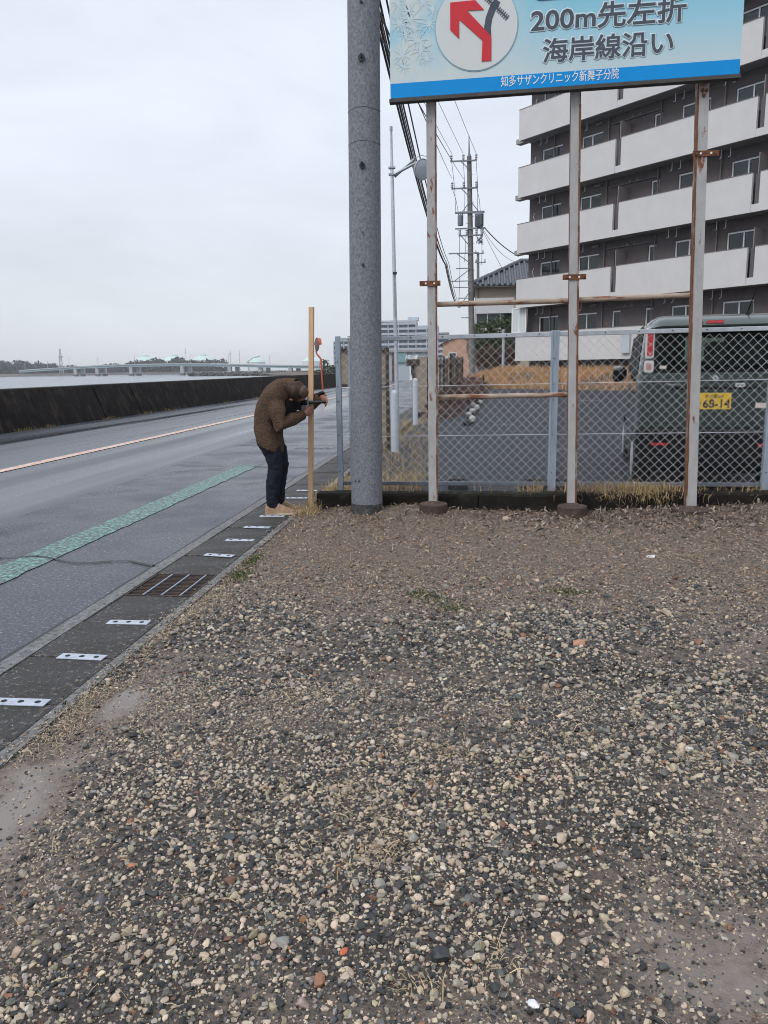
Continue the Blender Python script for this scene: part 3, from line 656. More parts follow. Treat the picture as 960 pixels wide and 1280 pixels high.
# rounded blue box whose foot shows at the top of the picture
P = []
for cx, cz, a0 in ((0.53, 4.43, pi), (2.00, 4.452, 1.5*pi), (2.00, 4.9, 0), (0.53, 4.9, 0.5*pi)):
    P += [(cx+0.06*cos(a0+k*pi/12), cz+0.06*sin(a0+k*pi/12)) for k in range(7)]
sheet('blue_box', P, 7.164, M['print_blue'])
def lettering(name, body, x0, x1, zl, zh, y, m, bold=0.0, parent=None, slope=TL, kind='world'):
    """flat lettering: the box is fitted to the plain outlines, `bold` then rounds the strokes outwards (in ems)"""
    def grab(d):
        cu = bpy.data.curves.new('lettering', 'FONT'); cu.body = body; cu.resolution_u = 3; cu.bevel_depth = d; cu.bevel_resolution = 1
        o = bpy.data.objects.new(name, cu); COL.objects.link(o)
        dg = bpy.context.evaluated_depsgraph_get(); dg.update(); me = bpy.data.meshes.new_from_object(o.evaluated_get(dg))
        bpy.data.objects.remove(o); bpy.data.curves.remove(cu)
        V = np.zeros(len(me.vertices)*3, dtype=np.float32); me.vertices.foreach_get('co', V); return me, V.reshape(-1, 3)
    m0, V0 = grab(0.0); a, b = V0.min(0), V0.max(0)
    if bold: bpy.data.meshes.remove(m0); me, V = grab(bold)
    else: me, V = m0, V0
    sx, sz = (x1-x0)/(b[0]-a[0]), (zh-zl)/(b[1]-a[1])
    X = x0+(V[:, 0]-a[0])*sx; Z = zl+(V[:, 1]-a[1])*sz+slope*(X-x0); Yd = y-V[:, 2]*0.008
    og = ORG[parent.name] if kind == 'world' else Vector((0, 0, 0))
    W = np.stack([X-og.x, Yd-og.y, Z-og.z], 1).astype(np.float32); me.vertices.foreach_set('co', W.ravel()); me.materials.clear(); me.materials.append(m); me.update()
    o = bpy.data.objects.new(name, me); link(o, parent, og); return o
for body, x0, x1, zl, zh, b in (('200m先左折', 0.458, 1.700, 4.128, 4.318, 0.022), ('海岸線沿い', 0.562, 1.612, 3.892, 4.074, 0.020)):
    lettering('lettering_halo', body, x0, x1, zl, zh, 7.1665, M['print_halo'], 0.062, sb, 0.0145)
    lettering('lettering', body, x0, x1, zl, zh, 7.1640, M['print_grey'], 0.017, sb, 0.0145)
lettering('lettering', '知多サザンクリニック新舞子分院', 0.212, 1.186, 3.722, 3.806, 7.1635, M['print_white'], 0.008, sb, 0.0145)
# posts: slightly leaning channel posts, painted front and rusty sides
def post(xb, xt, zb, zt, wx, flip=1):
    mb = MB(); h = wx/2; P = []
    for z, x in ((zb, xb), (zt, xt)): P.append([(x-h, 7.26, z), (x+h, 7.26, z), (x+h, 7.335, z), (x-h, 7.335, z)])
    mb.add(P[0]+P[1], [(0, 1, 5, 4)], 0); mb.add(P[0]+P[1], [(1, 2, 6, 5), (3, 0, 4, 7)], 1); mb.add(P[0]+P[1], [(2, 3, 7, 6), (4, 5, 6, 7), (3, 2, 1, 0)], 0)
    # lip of the channel, rusted through
    x_ = lambda z: xb+(xt-xb)*(z-zb)/(zt-zb)+flip*(h-0.004)
    k_ = 30; rr = random.Random(int(xb*100))
    for q in range(k_):
        za, zb2 = zb+(zt-zb)*q/k_, zb+(zt-zb)*(q+1)/k_; w_ = 0.010+0.010*rr.random()
        mb.add([(x_(za)-w_/2, 7.2565, za), (x_(za)+w_/2, 7.2565, za), (x_(zb2)+w_/2, 7.2565, zb2), (x_(zb2)-w_/2, 7.2565, zb2)], [(0, 1, 2, 3)], 1)
    return obj('post', mb, [M['post_paint'], M['post_rust']], sb)
post(-0.374, -0.388, 0.0, 3.70, 0.086, 1); post(0.928, 0.850, 0.0, 3.705, 0.082, 1); post(2.010, 1.898, 0.0, 3.72, 0.094, -1)
for (xa, xb_, z, zb_) in ((-0.345, 0.86, 1.955, 1.962), (0.93, 1.92, 1.966, 1.985), (-0.335, 0.872, 1.105, 1.118)):
    obj('cross_bar', MB().tube([(xa, 7.345, z), (xb_, 7.345, zb_)], 0.024, 10), M['bar_rust'], sb, smooth=True)
for x, z, w_ in ((-0.40, 2.134, 0.19), (0.885, 2.157, 0.205), (1.948, 3.142, 0.215)):
    mb = MB().box((x, 7.252, z), (w_, 0.008, 0.046))
    for s in (-1, 1): mb.tube([(x+s*w_*0.36, 7.25, z), (x+s*w_*0.36, 7.235, z)], 0.011, 8)
    obj('clamp_plate', mb, M['rust'], sb)
    for s in (-1, 1): obj('slot', MB().tube([(x+s*w_*0.20, 7.2475, z), (x+s*w_*0.20, 7.2455, z)], 0.009, 8), M['print_white'], sb)
for x, z in ((1.925, 3.60), (1.912, 3.64), (1.945, 3.64)):
    obj('bolt', MB().tube([(x-0.02, 7.262, z), (x-0.02, 7.245, z)], 0.014, 6), M['rust'], sb)
for x, y, r, h, t in ((-0.373, 7.27, 0.135, 0.075, 'a'), (0.928, 7.24, 0.14, 0.095, 'b'), (2.0, 7.24, 0.17, 0.03, 'c')):
    zg = float(gh(x, y))
    mb = MB().lathe([(r, -0.1), (r*1.0, h*0.9), (r*0.95, h), (0.075, h+0.006), (0.055, h+0.022), (0.0, h+0.024)], (x, y, zg), 10 if t == 'b' else 24)
    obj('footing', mb, M['footing'], sb, smooth=25)

# ------------------------------------------------------------------ chain link fence
fe = thing('chain_link_fence', 'galvanised chain link fence between the gravel and the parking lot', 'fence', (0.8, 7.72, 0.2))
FX0, FX1, FZ0, FZ1 = -1.335, 4.86, 0.235, 1.70
P = 0.0885
mb = MB(); nlev = int(round((FZ1-FZ0-0.04)/(P/2)))+1; nx_ = int((FX1-FX0)/(P/2))
rw = 0.00145
def wire_run(x0, s):     # straight woven wire climbing in direction s from the lower rail
    pts = []
    for k in range(nlev):
        x = x0+s*k*P/2
        if FX0-1e-6 <= x <= FX1+1e-6: pts.append((x+0.0012*sin(x*31+k), 7.72+(0.0025 if k % 2 else -0.0025)*s, FZ0+0.01+k*P/2+0.0025*sin(x*2.3)))
    if len(pts) > 1: mb.tube(pts, rw, 4, False)
kmax = int((FX1-FX0)/P)+nlev//2+2
for k in range(-nlev//2-2, kmax): wire_run(FX0+k*P, 1); wire_run(FX0+k*P, -1)
obj('chain_link_mesh', mb, M['wire'], fe, kind='stuff')
for z in (1.215, 0.722): obj('tension_wire', MB().tube([(FX0, 7.712, z-0.02), (1.0, 7.712, z), (FX1, 7.712, z+0.03)], 0.0032, 6, False), M['wire'], fe)
mb = MB().box((1.76, 7.72, 1.692), (6.23, 0.034, 0.042), Matrix.Rotation(-0.0092, 3, 'Y'))
obj('top_rail', mb, M['galv'], fe, bevel=0.004)
obj('bottom_rail', MB().box((1.76, 7.725, 0.225), (6.23, 0.03, 0.04)), M['galv_dark'], fe, bevel=0.004)
for k in range(20):
    x = FX0+0.1+0.31*k; obj('rail_screw', MB().tube([(x, 7.703, 1.695+0.0092*(x-1.76)), (x, 7.699, 1.695+0.0092*(x-1.76))], 0.007, 6), M['hole'], fe)
for x, wx, zt, y in ((-1.345, 0.05, 1.70, 7.72), (-1.235, 0.022, 1.70, 7.73), (0.775, 0.072, 1.715, 7.68), (2.80, 0.072, 1.73, 7.70), (4.86, 0.06, 1.74, 7.70)):
    mb = MB().span((x-wx/2, y-0.02, 0.14), (x+wx/2, y+0.03, zt))
    if wx > 0.06: mb.span((x-wx/2-0.002, y-0.030, 0.16), (x-wx/2+0.016, y-0.0203, zt-0.005)).span((x+wx/2-0.016, y-0.030, 0.16), (x+wx/2+0.002, y-0.0203, zt-0.005))
    po = obj('fence_post', mb, M['galv_post'], fe, bevel=0.003)
    if wx > 0.04:
        for z in (0.35, 0.72, 1.06, 1.21, 1.45): obj('post_bolt', MB().tube([(x-0.006, y-0.021, z), (x-0.006, y-0.028, z)], 0.006, 6), M['hole'], fe)
# wheel stops seen through the fence
ws = None
for x0, x1, txt in ((-0.27, -0.05, 'behind the fence beside the left sign post'), (0.52, 1.02, 'behind the fence post next to the middle sign post')):
    t = thing('wheel_stop', 'dark low wheel stop block '+txt, 'wheel stop', ((x0+x1)/2, 8.35, pz(8.35)), 'wheel stops along the parking lot edge')
    h = (x1-x0)/2; mb = MB(); mb.loft([[(s*h, -0.07, 0), (s*h, 0.07, 0), (s*(h-0.02), 0.05, 0.11), (s*(h-0.02), -0.05, 0.11)] for s in (-1, 1)], True)
    obj('block', mb, M['black_rubber'], t, local=True)
    for s in (-0.5, 0.5): obj('bolt', MB().lathe([(0.014, 0), (0.014, 0.006)], (s*h, 0, 0.11), 8), M['rust'], t, local=True)

# ------------------------------------------------------------------ timber and the tool held on it
st = thing('timber_stud', 'tall sawn pine timber held upright at the gutter edge', 'timber', (-1.612, 7.44, 0.0))
mb = MB(); S0, S1 = Vector((-1.612, 7.44, 0.0)), Vector((-1.542, 7.44, 1.965))
mb.add([tuple(c+Vector((a*0.023, b*0.024, 0))) for c in (S0, S1) for a, b in ((-1, -1), (1, -1), (1, 1), (-1, 1))], [(3, 2, 1, 0), (4, 5, 6, 7), (0, 1, 5, 4), (1, 2, 6, 5), (2, 3, 7, 6), (3, 0, 4, 7)])
obj('batten', mb, M['pine'], st, bevel=0.002)
tl = thing('measuring_clamp', 'black and grey clamp tool pressed against the timber in the man\'s hands', 'tool', (-1.55, 7.37, 1.05))
obj('rod', MB().tube([(-1.64, 7.385, 1.062), (-1.52, 7.385, 1.066), (-1.415, 7.40, 1.070)], [0.020, 0.017, 0.013], 12), M['tool_black'], tl, smooth=True)
obj('housing', MB().box((-1.627, 7.385, 1.072), (0.06, 0.05, 0.046)), M['tool_black'], tl, bevel=0.006)
obj('grey_case', MB().box((-1.617, 7.375, 1.012), (0.075, 0.05, 0.052)), M['tool_grey'], tl, bevel=0.005)
obj('jaw', MB().box((-1.588, 7.362, 1.075), (0.013, 0.012, 0.115)), M['tool_grey'], tl, bevel=0.002)
obj('indicator', MB().box((-1.648, 7.353, 1.088), (0.008, 0.004, 0.008)), mat('blue_lens', (0.05, 0.08, 0.5), 0.2), tl)

# ================================================================== PERSON
man = thing('person', 'man in a brown fleece coat and dark trousers bending over the upright timber', 'person', (-1.87, 7.2, 0.012))
def ring(c, nrm, a, b, n=20, p=2.3, yv=(0, 1, 0)):
    """superellipse ring: half-size a along nrm, b along yv"""
    c, nrm, yv = Vector(c), Vector(nrm).normalized(), Vector(yv).normalized(); R = []
    for k in range(n):
        t = 2*pi*k/n; ct, st_ = cos(t), sin(t)
        R.append(c + nrm*(a*abs(ct)**(2/p)*(1 if ct >= 0 else -1)) + yv*(b*abs(st_)**(2/p)*(1 if st_ >= 0 else -1)))
    return R
def remesh(o, vox, smooth_it=4, disp=None, seed_scale=None):
    m = o.modifiers.new('r', 'REMESH'); m.mode = 'VOXEL'; m.voxel_size = vox; m.use_smooth_shade = True
    s = o.modifiers.new('s', 'SMOOTH'); s.iterations = smooth_it; s.factor = 0.5
    for strength, scale in (disp or ()):
        tx = bpy.data.textures.new('folds', 'CLOUDS'); tx.noise_scale = scale; tx.noise_depth = 2
        d = o.modifiers.new('d', 'DISPLACE'); d.texture = tx; d.strength = strength; d.mid_level = 0.5; d.texture_coords = 'LOCAL'
    return evaluated(o)
OX, OY, OZ = -1.87, 7.2, 0.012
# torso centre line in (x, z): hips, waist, chest, shoulders, neck root
TOR = [((-1.935, 0.70), (1, 0.05), 0.115, 0.165), ((-1.945, 0.80), (1, 0.05), 0.120, 0.170), ((-1.950, 0.92), (1, -0.10), 0.115, 0.165), ((-1.915, 1.03), (0.9, -0.42), 0.118, 0.175),
       ((-1.850, 1.12), (0.62, -0.78), 0.112, 0.195), ((-1.775, 1.175), (0.35, -0.94), 0.095, 0.185), ((-1.715, 1.195), (0.2, -0.98), 0.065, 0.09)]
# ---- body: one continuous surface
mb = MB()
mb.loft([ring((c[0], OY, c[1]), (n_[0], 0, n_[1]), a*0.88, b*0.9) for c, n_, a, b in TOR])
NECK = Vector((-1.70, 7.19, 1.195)); HC = Vector((-1.655, 7.150, 1.176)); HS = 1.10
crown = Vector((0.72, -0.66, 0.06)).normalized()          # from the neck to the top of the head
face = Vector((0.55, 0.62, -0.56)); face = (face-crown*face.dot(crown)).normalized(); side = crown.cross(face)
mb.tube([NECK-crown*0.05, HC-crown*0.04], [0.060, 0.055], 14)
hr = []
for u, rs_, rf, of in ((-1.0, 0.020, 0.03, 0.015), (-0.86, 0.052, 0.062, 0.018), (-0.6, 0.066, 0.080, 0.012), (-0.25, 0.073, 0.090, 0.006), (0.15, 0.077, 0.096, 0.0), (0.5, 0.072, 0.090, -0.004), (0.78, 0.055, 0.068, -0.006), (0.95, 0.030, 0.038, -0.006), (1.02, 0.008, 0.01, -0.006)):
    hr.append(ring(HC+crown*(u*0.115*HS)+face*of, face, rf*HS, rs_*HS, 20, 2.1, side))
mb.loft(hr)
mb.tube([HC+face*0.088+crown*0.02, HC+face*0.108-crown*0.015, HC+face*0.112-crown*0.030, HC+face*0.09-crown*0.042], [0.010, 0.012, 0.015, 0.008], 8)      # nose
mb.tube([HC+face*0.075+crown*0.028-side*0.05, HC+face*0.086+crown*0.03, HC+face*0.075+crown*0.028+side*0.05], 0.012, 8)                # brow
mb.tube([HC+face*0.082-crown*0.065-side*0.022, HC+face*0.09-crown*0.066, HC+face*0.082-crown*0.065+side*0.022], 0.010, 8)            # mouth
mb.tube([HC+face*0.060-crown*0.10-side*0.02, HC+face*0.078-crown*0.102, HC+face*0.060-crown*0.10+side*0.02], 0.02, 8)                # chin
for s in (-1, 1):
    e0 = HC+side*s*0.084-crown*0.012-face*0.006
    mb.loft([ring(e0+side*s*q, crown, 0.032*f, 0.019*f, 12, 2, face) for q, f in ((-0.01, 0.7), (0.008, 0.95), (0.016, 1.0), (0.020, 0.8))])
LEG = {}
for s, dx in ((-1, 0.0), (1, 0.014)):
    y = OY+s*0.085
    hip, knee, ank = Vector((-1.925+dx*0.2, OY+s*0.08, 0.76)), Vector((-1.872+dx, y, 0.455)), Vector((-1.902+dx*1.2, y, 0.095)); LEG[s] = (hip, knee, ank)
    mb.tube([hip, (hip+knee)/2+Vector((0.012, 0, 0)), knee, (knee*0.6+ank*0.4)+Vector((-0.012, 0, 0)), ank], [0.070, 0.056, 0.040, 0.036, 0.027], 12)
    mb.tube([ank+Vector((-0.02, 0, -0.035)), ank+Vector((0.06, 0, -0.062)), ank+Vector((0.13, 0, -0.068))], [0.026, 0.022, 0.013], 10)
# arms: near (towards the camera) and far
ARM = {-1: [Vector((-1.815, 7.045, 1.115)), Vector((-1.785, 6.985, 0.885)), Vector((-1.605, 7.235, 0.960)), Vector((-1.545, 7.335, 0.995))],
       1: [Vector((-1.765, 7.36, 1.130)), Vector((-1.64, 7.52, 1.02)), Vector((-1.475, 7.475, 1.118)), Vector((-1.435, 7.43, 1.085))]}
for s in (-1, 1):
    S, E_, W_, Hn = ARM[s]
    mb.tube([S, (S+E_)/2, E_, (E_+W_)/2, W_, W_+(Hn-W_)*0.3], [0.055, 0.047, 0.042, 0.038, 0.029, 0.027], 12)
    pd = (Hn-W_).normalized(); pn = pd.cross(Vector((0, 0, 1))).normalized()*(-s); pu = pn.cross(pd)*(1 if s < 0 else 1)
    up = Vector((0, 0, 1)); up = (up-pd*up.dot(pd)).normalized(); sd_ = pd.cross(up)
    mb.loft([ring(W_+pd*q, up, a, b, 12, 2.4, sd_) for q, a, b in ((0.005, 0.026, 0.022), (0.04, 0.036, 0.020), (0.075, 0.043, 0.018), (0.095, 0.040, 0.015))])
    # four fingers curling round the rod or the timber, unequal lengths, thumb from the side of the palm
    curl = Vector((0.25, 0.75, 0)) if s < 0 else Vector((-0.15, -0.75, -0.45))
    cu = curl.normalized()
    for k, (h, L) in enumerate(((0.030, 0.068), (0.011, 0.078), (-0.009, 0.072), (-0.028, 0.056))):
        b0 = W_+pd*0.088+up*h; p1 = b0+(pd*0.85+cu*0.35).normalized()*L*0.45; p2 = p1+(pd*0.35+cu*0.9).normalized()*L*0.33; p3 = p2+(cu*0.9-pd*0.35).normalized()*L*0.26
        mb.tube([b0-pd*0.02, b0, p1, p2, p3], [0.0085, 0.0095, 0.0088, 0.008, 0.0062], 8)
    b0 = W_+pd*0.035+up*0.028; p1 = b0+(pd*0.6+up*0.8).normalized()*0.036; p2 = p1+(pd*0.9+up*0.25+cu*0.3).normalized()*0.028
    mb.tube([b0-up*0.015, b0, p1, p2], [0.012, 0.012, 0.0105, 0.007], 8)
body = obj('body', mb, M['skin'], man); remesh(body, 0.0058, 2)
# ---- clothes and hair
mb = MB()
COAT = [((-1.925, 0.642), (0.93, -0.38), 0.126, 0.190), ((-1.932, 0.70), (0.96, -0.28), 0.130, 0.195), ((-1.945, 0.80), (1, -0.10), 0.126, 0.192), ((-1.950, 0.92), (1, -0.16), 0.118, 0.185),
        ((-1.918, 1.035), (0.88, -0.46), 0.128, 0.20), ((-1.858, 1.125), (0.62, -0.78), 0.130, 0.225), ((-1.785, 1.185), (0.38, -0.92), 0.120, 0.215), ((-1.728, 1.205), (0.2, -0.98), 0.098, 0.130), ((-1.700, 1.207), (0.1, -1), 0.088, 0.098)]
mb.loft([ring((c[0], OY, c[1]), (n_[0], 0, n_[1]), a, b, 24, 2.4) for c, n_, a, b in COAT])
for s in (-1, 1):
    S, E_, W_, Hn = ARM[s]
    S2 = S+Vector((-0.02, -s*0.03, 0.0))
    mb.tube([S2+Vector((-0.03, -s*0.05, 0.02)), S2, (S+E_)/2+Vector((-0.005, 0, 0)), E_+Vector((0, 0, -0.012)), (E_+W_)/2+Vector((0, 0, -0.004)), W_-(Hn-W_)*0.12], [0.085, 0.086, 0.078, 0.072, 0.064, 0.050], 16)
coat = obj('coat', mb, M['fleece'], man); remesh(coat, 0.011, 5, ((0.024, 0.10), (0.008, 0.030)))
# open collar standing round the neck
mb = MB()
def collar(r0, r1, t0, t1, n=16):
    ax = Vector((0.95, -0.1, -0.05)).normalized(); u = Vector((0.05, 0, 1)); u = (u-ax*u.dot(ax)).normalized(); v = ax.cross(u); c = Vector((-1.705, 7.195, 1.205)); A_, B_ = [], []
    for k in range(n+1):
        t = t0+(t1-t0)*k/n; d_ = u*cos(t)*1.0+v*sin(t)*1.15
        A_.append(c-ax*0.02+d_*r0); B_.append(c+ax*0.038+d_*r1)
    R = [[A_[k], B_[k], B_[k]+(B_[k]-A_[k]).normalized()*0.006, B_[k]*1.0+(c-B_[k])*0.14, A_[k]+(c-A_[k])*0.14] for k in range(n+1)]
    return mb.loft(R, True)
collar(0.100, 0.094, -2.5, 2.5)
co = obj('collar', mb, M['fleece'], man, smooth=True)
mb = MB(); mb.loft([ring((-1.720, 7.19, 1.10), (1, 0, -0.3), 0.10, 0.13, 16), ring((-1.765, 7.19, 0.98), (1, 0, -0.1), 0.085, 0.13, 16), ring((-1.81, 7.19, 0.84), (1, 0, 0), 0.05, 0.12, 16)])
obj('shirt', mb, M['shirt'], man, smooth=True)
mb = MB()
for s in (-1, 1):
    hip, knee, ank = LEG[s]
    mb.tube([hip+Vector((-0.02, -s*0.02, 0.03)), hip+Vector((-0.01, 0, -0.05)), (hip+knee)/2+Vector((0.008, 0, 0)), knee+Vector((0.004, 0, 0.02)), (knee+ank)/2+Vector((-0.016, 0, 0)), ank+Vector((-0.012, 0, 0.035)), ank+Vector((-0.004, 0, -0.022))],
            [0.115, 0.104, 0.088, 0.072, 0.068, 0.059, 0.055], 16)
tr = obj('trousers', mb, M['trouser'], man); remesh(tr, 0.011, 4, ((0.020, 0.06), (0.010, 0.03)))
mb = MB(); hr = []
for u, rs_, rf, of in ((-0.80, 0.058, 0.045, -0.034), (-0.5, 0.0735, 0.070, -0.024), (-0.15, 0.079, 0.082, -0.016), (0.2, 0.0805, 0.088, -0.012), (0.5, 0.0755, 0.082, -0.014), (0.75, 0.062, 0.070, -0.014), (0.93, 0.040, 0.046, -0.014), (1.045, 0.014, 0.016, -0.012)):
    hr.append(ring(HC+crown*(u*0.115*HS)+face*of, face, rf*HS, rs_*HS, 24, 2.1, side))
mb.loft(hr, True); obj('hair', mb, M['hair'], man, smooth=True)
mb = MB(); mb.loft([ring(HC+crown*q*HS+face*o_, face, a*HS, b*HS, 18, 2, side) for q, o_, a, b in ((0.080, 0.010, 0.060, 0.054), (0.104, 0.008, 0.056, 0.050), (0.120, 0.006, 0.038, 0.035), (0.128, 0.004, 0.012, 0.011))])
obj('scalp', mb, M['scalp'], man, smooth=True)
for s in (-1, 1):
    obj('eye', MB().lathe([(0.001, -0.011), (0.009, -0.006), (0.011, 0), (0.009, 0.006), (0.001, 0.011)], tuple(HC+face*0.092+crown*0.012+side*s*0.031), 10), M['eye'], man, smooth=True)
obj('lips', MB().tube([HC+face*0.091-crown*0.066-side*0.02, HC+face*0.099-crown*0.067, HC+face*0.091-crown*0.066+side*0.02], 0.005, 6), M['lip'], man)
obj('cuff', MB().tube([ARM[1][2]+(ARM[1][3]-ARM[1][2])*q for q in (-0.22, 0.12)], [0.05, 0.045], 14), M['shirt'], man, smooth=True)
for s in (-1, 1):
    a = LEG[s][2]; x, y = a.x, a.y; z = OZ
    prof = [(-0.080, 0.028, 0.075), (-0.066, 0.040, 0.105), (-0.01, 0.046, 0.115), (0.05, 0.047, 0.102), (0.10, 0.051, 0.078), (0.15, 0.052, 0.062), (0.19, 0.044, 0.050), (0.215, 0.020, 0.034)]
    mb = MB(); mb.loft([[Vector((x+q, y+w_*cos(t), z+0.016+(h-0.016)*max(0, sin(t))**0.8)) for t in [pi*k/10 for k in range(11)]] for q, w_, h in prof])
    sh = obj('shoe', mb, M['shoe'], man, smooth=50)
    mb = MB(); top = []; out_ = [(-0.088, 0.0), (-0.082, 0.028), (-0.05, 0.040), (0.02, 0.045), (0.10, 0.053), (0.16, 0.054), (0.205, 0.043), (0.226, 0.018), (0.228, 0.0)]
    ol = [(x+q, y+w_) for q, w_ in out_]+[(x+q, y-w_) for q, w_ in out_[::-1][1:-1]]
    mb.loft([[(px, py, z) for px, py in ol], [(px, py, z+0.014) for px, py in ol], [(x+(px-x)*0.985, y+(py-y)*0.97, z+0.022) for px, py in ol]])
    obj('sole', mb, M['shoe_sole'], sh)
    mb = MB()
    for q, h in ((0.03, 0.110), (0.055, 0.102), (0.08, 0.091), (0.10, 0.080)): mb.tube([(x+q-0.006, y-0.028, z+h-0.016), (x+q, y-0.004, z+h), (x+q+0.006, y+0.026, z+h-0.014)], 0.0035, 6)
    obj('laces', mb, M['lace'], sh)

# ================================================================== CAR
CAR_YAW = radians(-8.4)
car = thing('kei_van', 'dark green boxy kei van with yellow number plate parked behind the fence', 'car', (2.41, 8.13, pz(8.2)), None, CAR_YAW)
def cpart(name, mb, m, par=None, **k): return obj(name, mb, m, par or car, local=True, **k)
def crs(y, hw, zb, zt, tum, rt, rb=0.08, n=6):
    """body cross section at y: half width hw, bottom zb, top zt, narrowing by tum towards the roof"""
    R = []; 
    def corner(cx, cz, r, a0):
        return [(cx+r*cos(a0+k*(pi/2)/n), cz+r*sin(a0+k*(pi/2)/n)) for k in range(n+1)]
    zw = min(1.18, zt-0.05); rt = min(rt, (zt-zb)*0.45)
    pts = corner(hw-rb, zb+rb, rb, -pi/2)+[(hw, (zb+zw)/2), (hw-0.004, zw)]+corner(hw-tum-rt, zt-rt, rt, 0)
    return [(x, y, z) for x, z in pts]+[(-x, y, z) for x, z in pts[::-1]]
secs = [(0.075, 0.690, 0.34, 1.66, 0.06, 0.10), (0.085, 0.712, 0.32, 1.72, 0.055, 0.13), (0.13, 0.735, 0.31, 1.765, 0.052, 0.15), (0.6, 0.7375, 0.28, 1.785, 0.05, 0.15), (1.6, 0.7375, 0.28, 1.79, 0.05, 0.15), (2.2, 0.7375, 0.28, 1.76, 0.055, 0.15),
        (2.42, 0.7375, 0.28, 1.66, 0.06, 0.15), (2.78, 0.735, 0.28, 1.10, 0.03, 0.10), (3.15, 0.72, 0.28, 1.02, 0.03, 0.10), (3.36, 0.68, 0.30, 0.90, 0.02, 0.10), (3.39, 0.64, 0.34, 0.80, 0.01, 0.08)]
mb = MB(); mb.loft([crs(*s) for s in secs]); cpart('body', mb, M['car_paint'], smooth=35)
# wheels
for x in (-0.64, 0.64):
    for y in (0.50, 2.92):
        s = 1 if x > 0 else -1; mb = MB()
        mb.loft([[(x+s*q, y+r*cos(t), 0.285+r*sin(t)) for t in [2*pi*k/28 for k in range(28)]] for q, r in ((-0.085, 0.25), (-0.08, 0.275), (-0.05, 0.285), (0.06, 0.285), (0.09, 0.275), (0.1, 0.25), (0.1, 0.20))])
        wh = cpart('wheel', mb, M['tyre'], smooth=40)
        mb = MB(); mb.loft([[(x+s*q, y+r*cos(t), 0.285+r*sin(t)) for t in [2*pi*k/20 for k in range(20)]] for q, r in ((0.101, 0.19), (0.112, 0.18), (0.105, 0.06), (0.115, 0.05))]); cpart('rim', mb, M['rim'], wh)
        mb = MB(); mb.loft([[(x+s*q, y+0.335*cos(t), 0.30+0.335*sin(t)) for t in [pi*k/16 for k in range(17)]] for q in (0.0975-0.02, 0.0995)], False)
        cpart('wheel_arch', mb, M['car_black'])
# rear: bumper
mb = MB(); rows = []
for z, yy, hw in ((0.22, 0.03, 0.70), (0.27, -0.015, 0.725), (0.45, -0.03, 0.735), (0.60, -0.02, 0.738), (0.635, 0.03, 0.735), (0.64, 0.09, 0.73)):
    R = [(-hw+0.002, yy+0.32, z), (-hw, yy+0.10, z), (-hw+0.05, yy+0.02, z), (-hw+0.16, yy, z)]; rows.append(R+[(-a, b, c) for a, b, c in R[::-1]])
o_ = len(mb.v); mb.v += [p for r in rows for p in r]; n = 8
for i in range(len(rows)-1):
    for j in range(n-1): mb.f.append((o_+i*n+j, o_+i*n+j+1, o_+(i+1)*n+j+1, o_+(i+1)*n+j)); mb.mi.append(0)
mb.span((-0.69, 0.02, 0.21), (0.69, 0.3, 0.30)); cpart('rear_bumper', mb, M['car_black'], smooth=30)
mb = MB()
for s in (-1, 1): mb.add([(s*0.735, 0.10, 0.635), (s*0.735, 0.09, 0.56), (s*0.60, -0.022, 0.60), (s*0.60, -0.018, 0.64)], [(0, 1, 2, 3)] if s > 0 else [(3, 2, 1, 0)])
for s in (-1, 1): cpart('reflector', MB().box((s*0.508, -0.033, 0.50), (0.165, 0.012, 0.026)), M['lens_red'], bevel=0.004)
# rear hatch: outline gap, window, lamps
mb = MB()
def frame_y(mb, x0, x1, z0_, z1, y, w_, d):
    mb.span((x0, y, z0_), (x1, y-d, z0_+w_)).span((x0, y, z1-w_), (x1, y-d, z1)).span((x0, y, z0_+w_), (x0+w_, y-d, z1-w_)).span((x1-w_, y, z0_+w_), (x1, y-d, z1-w_))
frame_y(mb, -0.60, 0.60, 0.655, 1.655, 0.0785, 0.008, 0.006); cpart('hatch_gap', mb, M['car_gap'])
hatch = cpart('hatch', MB().prism_y([(-0.585, 0.672), (0.585, 0.672), (0.582, 1.215), (-0.582, 1.215)], 0.052, 0.0765), M['car_paint'], bevel=0.012)
cpart('hatch_crease', MB().span((-0.565, 0.040, 1.125), (0.565, 0.0525, 1.150)), M['car_paint'], hatch, bevel=0.006)
cpart('plate_recess', MB().prism_y([(-0.37, 0.72), (0.37, 0.72), (0.40, 0.80), (0.40, 1.04), (-0.40, 1.04), (-0.40, 0.80)], 0.045, 0.053), M['car_paint'], hatch, bevel=0.008)
cpart('hatch_handle', MB().span((-0.42, 0.036, 1.050), (0.42, 0.0525, 1.078)), M['car_black'], hatch, bevel=0.006)
cpart('rear_surround', MB().prism_y([(-0.60, 1.222), (0.60, 1.222), (0.575, 1.66), (-0.575, 1.66)], 0.060, 0.0765), M['car_black'])
win = cpart('rear_window', MB().prism_y([(-0.555, 1.245), (0.555, 1.245), (0.535, 1.64), (-0.535, 1.64)], 0.054, 0.0598), M['car_glass'])
